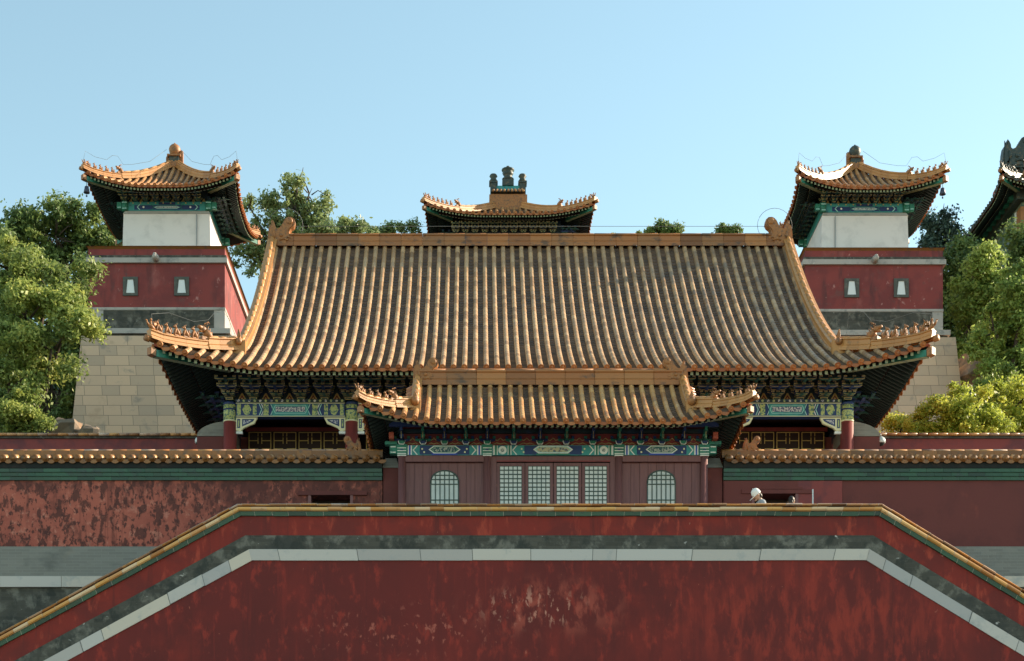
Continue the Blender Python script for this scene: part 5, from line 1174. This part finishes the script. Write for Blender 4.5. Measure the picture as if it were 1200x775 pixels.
# ------------------------------------------------------------------ people on the terrace
def person(label, px_head, py_top, D, face, tilt, shirt, cap, seed):
    """full standing figure on the terrace; face = heading angle, tilt = head bent down"""
    ztop = Z_(py_top, D); h = ztop - TERR + (.06 if tilt else 0); s = h / 1.72
    p = thing("person", label, "person", (X_(px_head, D), D, TERR)); p.rotation_euler = (0, 0, face)
    def skin(name, pts, edges, rad, mat, root, sub=2):
        me = bpy.data.meshes.new(name); me.from_pydata([Vector(q) * s for q in pts], edges, []); me.materials.append(MAT[mat]); o = link(name, me, p)
        m = o.modifiers.new("skin", 'SKIN'); sv = me.skin_vertices[0].data
        for i, q in enumerate(rad): sv[i].radius = (q[0] * s, q[1] * s)
        for i in range(len(pts)): sv[i].use_root = (i == root)
        m.use_smooth_shade = True; u = o.modifiers.new("sub", 'SUBSURF'); u.levels = sub; u.render_levels = sub; return o
    # facing -Y; x across the shoulders
    b = [(0, 0, .94), (0, 0, 1.12), (0, .01, 1.32), (0, .0, 1.43), (0, -.01, 1.50),
         (.09, 0, .88), (.10, -.01, .50), (.10, .02, .09), (.10, -.12, .035), (-.09, 0, .88), (-.10, -.03, .50), (-.10, .0, .09), (-.10, -.14, .035),
         (.17, .01, 1.38), (.23, .02, 1.12), (.22, -.10, .90), (.21, -.16, .82), (-.17, .01, 1.38), (-.23, .02, 1.12), (-.20, -.14, .94), (-.18, -.22, .90)]
    e = [(0, 1), (1, 2), (2, 3), (3, 4), (0, 5), (5, 6), (6, 7), (7, 8), (0, 9), (9, 10), (10, 11), (11, 12), (3, 13), (13, 14), (14, 15), (15, 16), (3, 17), (17, 18), (18, 19), (19, 20)]
    rad = [(.15, .11), (.13, .10), (.16, .11), (.10, .08), (.055, .055), (.085, .085), (.058, .058), (.04, .042), (.038, .03), (.085, .085), (.058, .058), (.04, .042), (.038, .03),
           (.055, .055), (.042, .042), (.032, .032), (.036, .022), (.055, .055), (.042, .042), (.032, .032), (.036, .022)]
    body = skin("body", b, e, rad, "skin", 0)
    ti = [0, 1, 2, 3]; skin("shirt", [b[i] for i in (0, 1, 2, 3, 13, 14, 17, 18)], [(0, 1), (1, 2), (2, 3), (3, 4), (4, 5), (3, 6), (6, 7)], [(.17, .13), (.15, .12), (.18, .13), (.11, .09), (.075, .075), (.06, .06), (.075, .075), (.06, .06)], shirt, 0)
    skin("trousers", [(0, 0, .98), (0, 0, .92)] + [b[i] for i in (5, 6, 7, 9, 10, 11)], [(0, 1), (1, 2), (2, 3), (3, 4), (1, 5), (5, 6), (6, 7)], [(.155, .12), (.155, .12), (.10, .10), (.075, .075), (.065, .065), (.10, .10), (.075, .075), (.065, .065)], "trouser", 1)
    # head in its own frame, tilted about the neck
    T = Matrix.Translation(Vector((0, -.01, 1.50)) * s) @ Matrix.Rotation(tilt, 4, 'X') @ Matrix.Scale(s, 4)
    def hb_(mb, name):
        o = mb.build(name, body); o.matrix_local = T; return o
    mb = MB(); mb.ball((0, -.02, .12), (.075, .095, .115), "skin", 16, 12); mb.tube([(0, 0, -.05), (0, -.01, .04)], [.052, .05], "skin", 10); mb.tube([(0, -.108, .125), (0, -.135, .09), (0, -.115, .085)], [.012, .018, .012], "skin", 7)
    mb.ball((0, -.095, .04), (.04, .03, .03), "skin"); mb.ball((0, -.112, .055), (.026, .008, .007), "shirt_red")
    for sx in (-1, 1): mb.ball((sx * .03, -.105, .125), (.013, .008, .008), "hair"); mb.ball((sx * .078, -.005, .11), (.012, .025, .035), "skin")
    hb_(mb, "head")
    mb = MB(); mb.ball((0, .008, .145), (.084, .098, .102), "hair", 14, 10); mb.ball((0, .045, .08), (.066, .06, .085), "hair", 12, 8); hb_(mb, "hair")
    if cap:
        mb = MB(); n = 18; prof = [(1.0, .125), (1.02, .16), (.96, .205), (.80, .245), (.5, .272), (.08, .282)]
        vs = [(.096 * r_ * math.cos(2 * math.pi * j / n), .005 + .112 * r_ * math.sin(2 * math.pi * j / n), z) for r_, z in prof for j in range(n)]
        mb.add(vs, [(i * n + j, i * n + (j + 1) % n, (i + 1) * n + (j + 1) % n, (i + 1) * n + j) for i in range(len(prof) - 1) for j in range(n)] + [tuple(range((len(prof) - 1) * n, len(prof) * n))], "cap_white", smooth=True)
        br = [(.088 * math.cos(a), -.02 - .20 * math.sin(a), .128 - .02 * math.sin(a)) for a in [math.pi * i / 10 for i in range(11)]]
        mb.add(br + [(x, y, z + .012) for x, y, z in br], [tuple(range(11)), tuple(range(21, 10, -1))] + [(i, i + 11, (i + 1) % 11 + 11, (i + 1) % 11) for i in range(11)], "cap_white"); mb.ball((0, .005, .285), .012, "cap_white", 6, 4)
        hb_(mb, "cap")
    # five-fingered hands
    for sx, wrist in ((1, (.21, -.16, .82)), (-1, (-.18, -.22, .90))):
        mb = MB(); w = Vector(wrist)
        for i in range(4): k = (i - 1.5) * .019; L = (.075, .085, .08, .062)[i]; mb.tube([w + Vector((0, k * .4, -.02 + 0)) + Vector((0, k, -.03)), w + Vector((0, k, -.03 - L * .6)), w + Vector((-sx * .015, k, -.03 - L))], [.011, .010, .007], "skin", 6)
        mb.tube([w + Vector((0, -.03, .0)), w + Vector((-sx * .015, -.055, -.035)), w + Vector((-sx * .02, -.055, -.065))], [.012, .011, .008], "skin", 6); mb.ball(w + Vector((0, 0, -.02)), (.018, .042, .045), "skin")
        o = mb.build("hand", body); o.scale = (s, s, s)
    return p
person("person in a white peaked cap bending over behind the parapet", 891, 577, 39.3, R(-80), R(38), "shirt_grey", True, 1)
person("person with dark hair showing just above the parapet right of the white cap", 927, 585.2, 39.4, R(150), R(8), "shirt_grey", False, 2)
mb = MB(); x = X_(952.5, 40.2); mb.lathe([(.09, 0), (.09, .03), (.02, .04), (.018, Z_(574, 40.2) - TERR), (.012, Z_(573.5, 40.2) - TERR)], (0, 0, 0), "lamp_white", 10)
o = mb.build("post", None, (x, 40.2, TERR)); tag(o, "thin white post standing by the doorway in the right flank wall", "post")

# ------------------------------------------------------------------ more trees filling the hillside
tree("broadleaf_tree", "dark tree filling the gap between the right tower's base and the rocks' slope", 82, 1150, [(1130, 425, 22, 30), (1160, 415, 30, 30), (1195, 440, 34, 30), (1150, 455, 30, 20), (1200, 400, 26, 40)], "leaf_dark", leaf=.14, per=100, dens=1.2, cr=.65, group=GB, trunk=.25, seed=31)
tree("broadleaf_tree", "deep green tree at the far left edge behind the big leafy tree", 86, -10, [(5, 320, 40, 40), (40, 320, 40, 30), (-10, 380, 40, 60), (90, 330, 30, 30)], "leaf_dark", leaf=.15, per=100, dens=1.2, cr=.7, group=GB, trunk=.28, seed=32)
tree("shrub", "lit yellow green bush at the lower left above the court wall", 64, 22, [(24, 478, 24, 22), (10, 492, 20, 16), (34, 492, 16, 14)], "leaf_left", leaf=.10, per=120, dens=1.2, cr=.42, group=GB, trunk=.10, seed=33)
tree("shrub", "undergrowth bush beside the boulders on the right slope above the bright bushes", 70, 1185, [(1180, 445, 24, 14), (1205, 440, 20, 18), (1160, 462, 20, 8)], "leaf_right", leaf=.10, per=110, dens=1.2, cr=.45, group=GB, trunk=.08, seed=43)
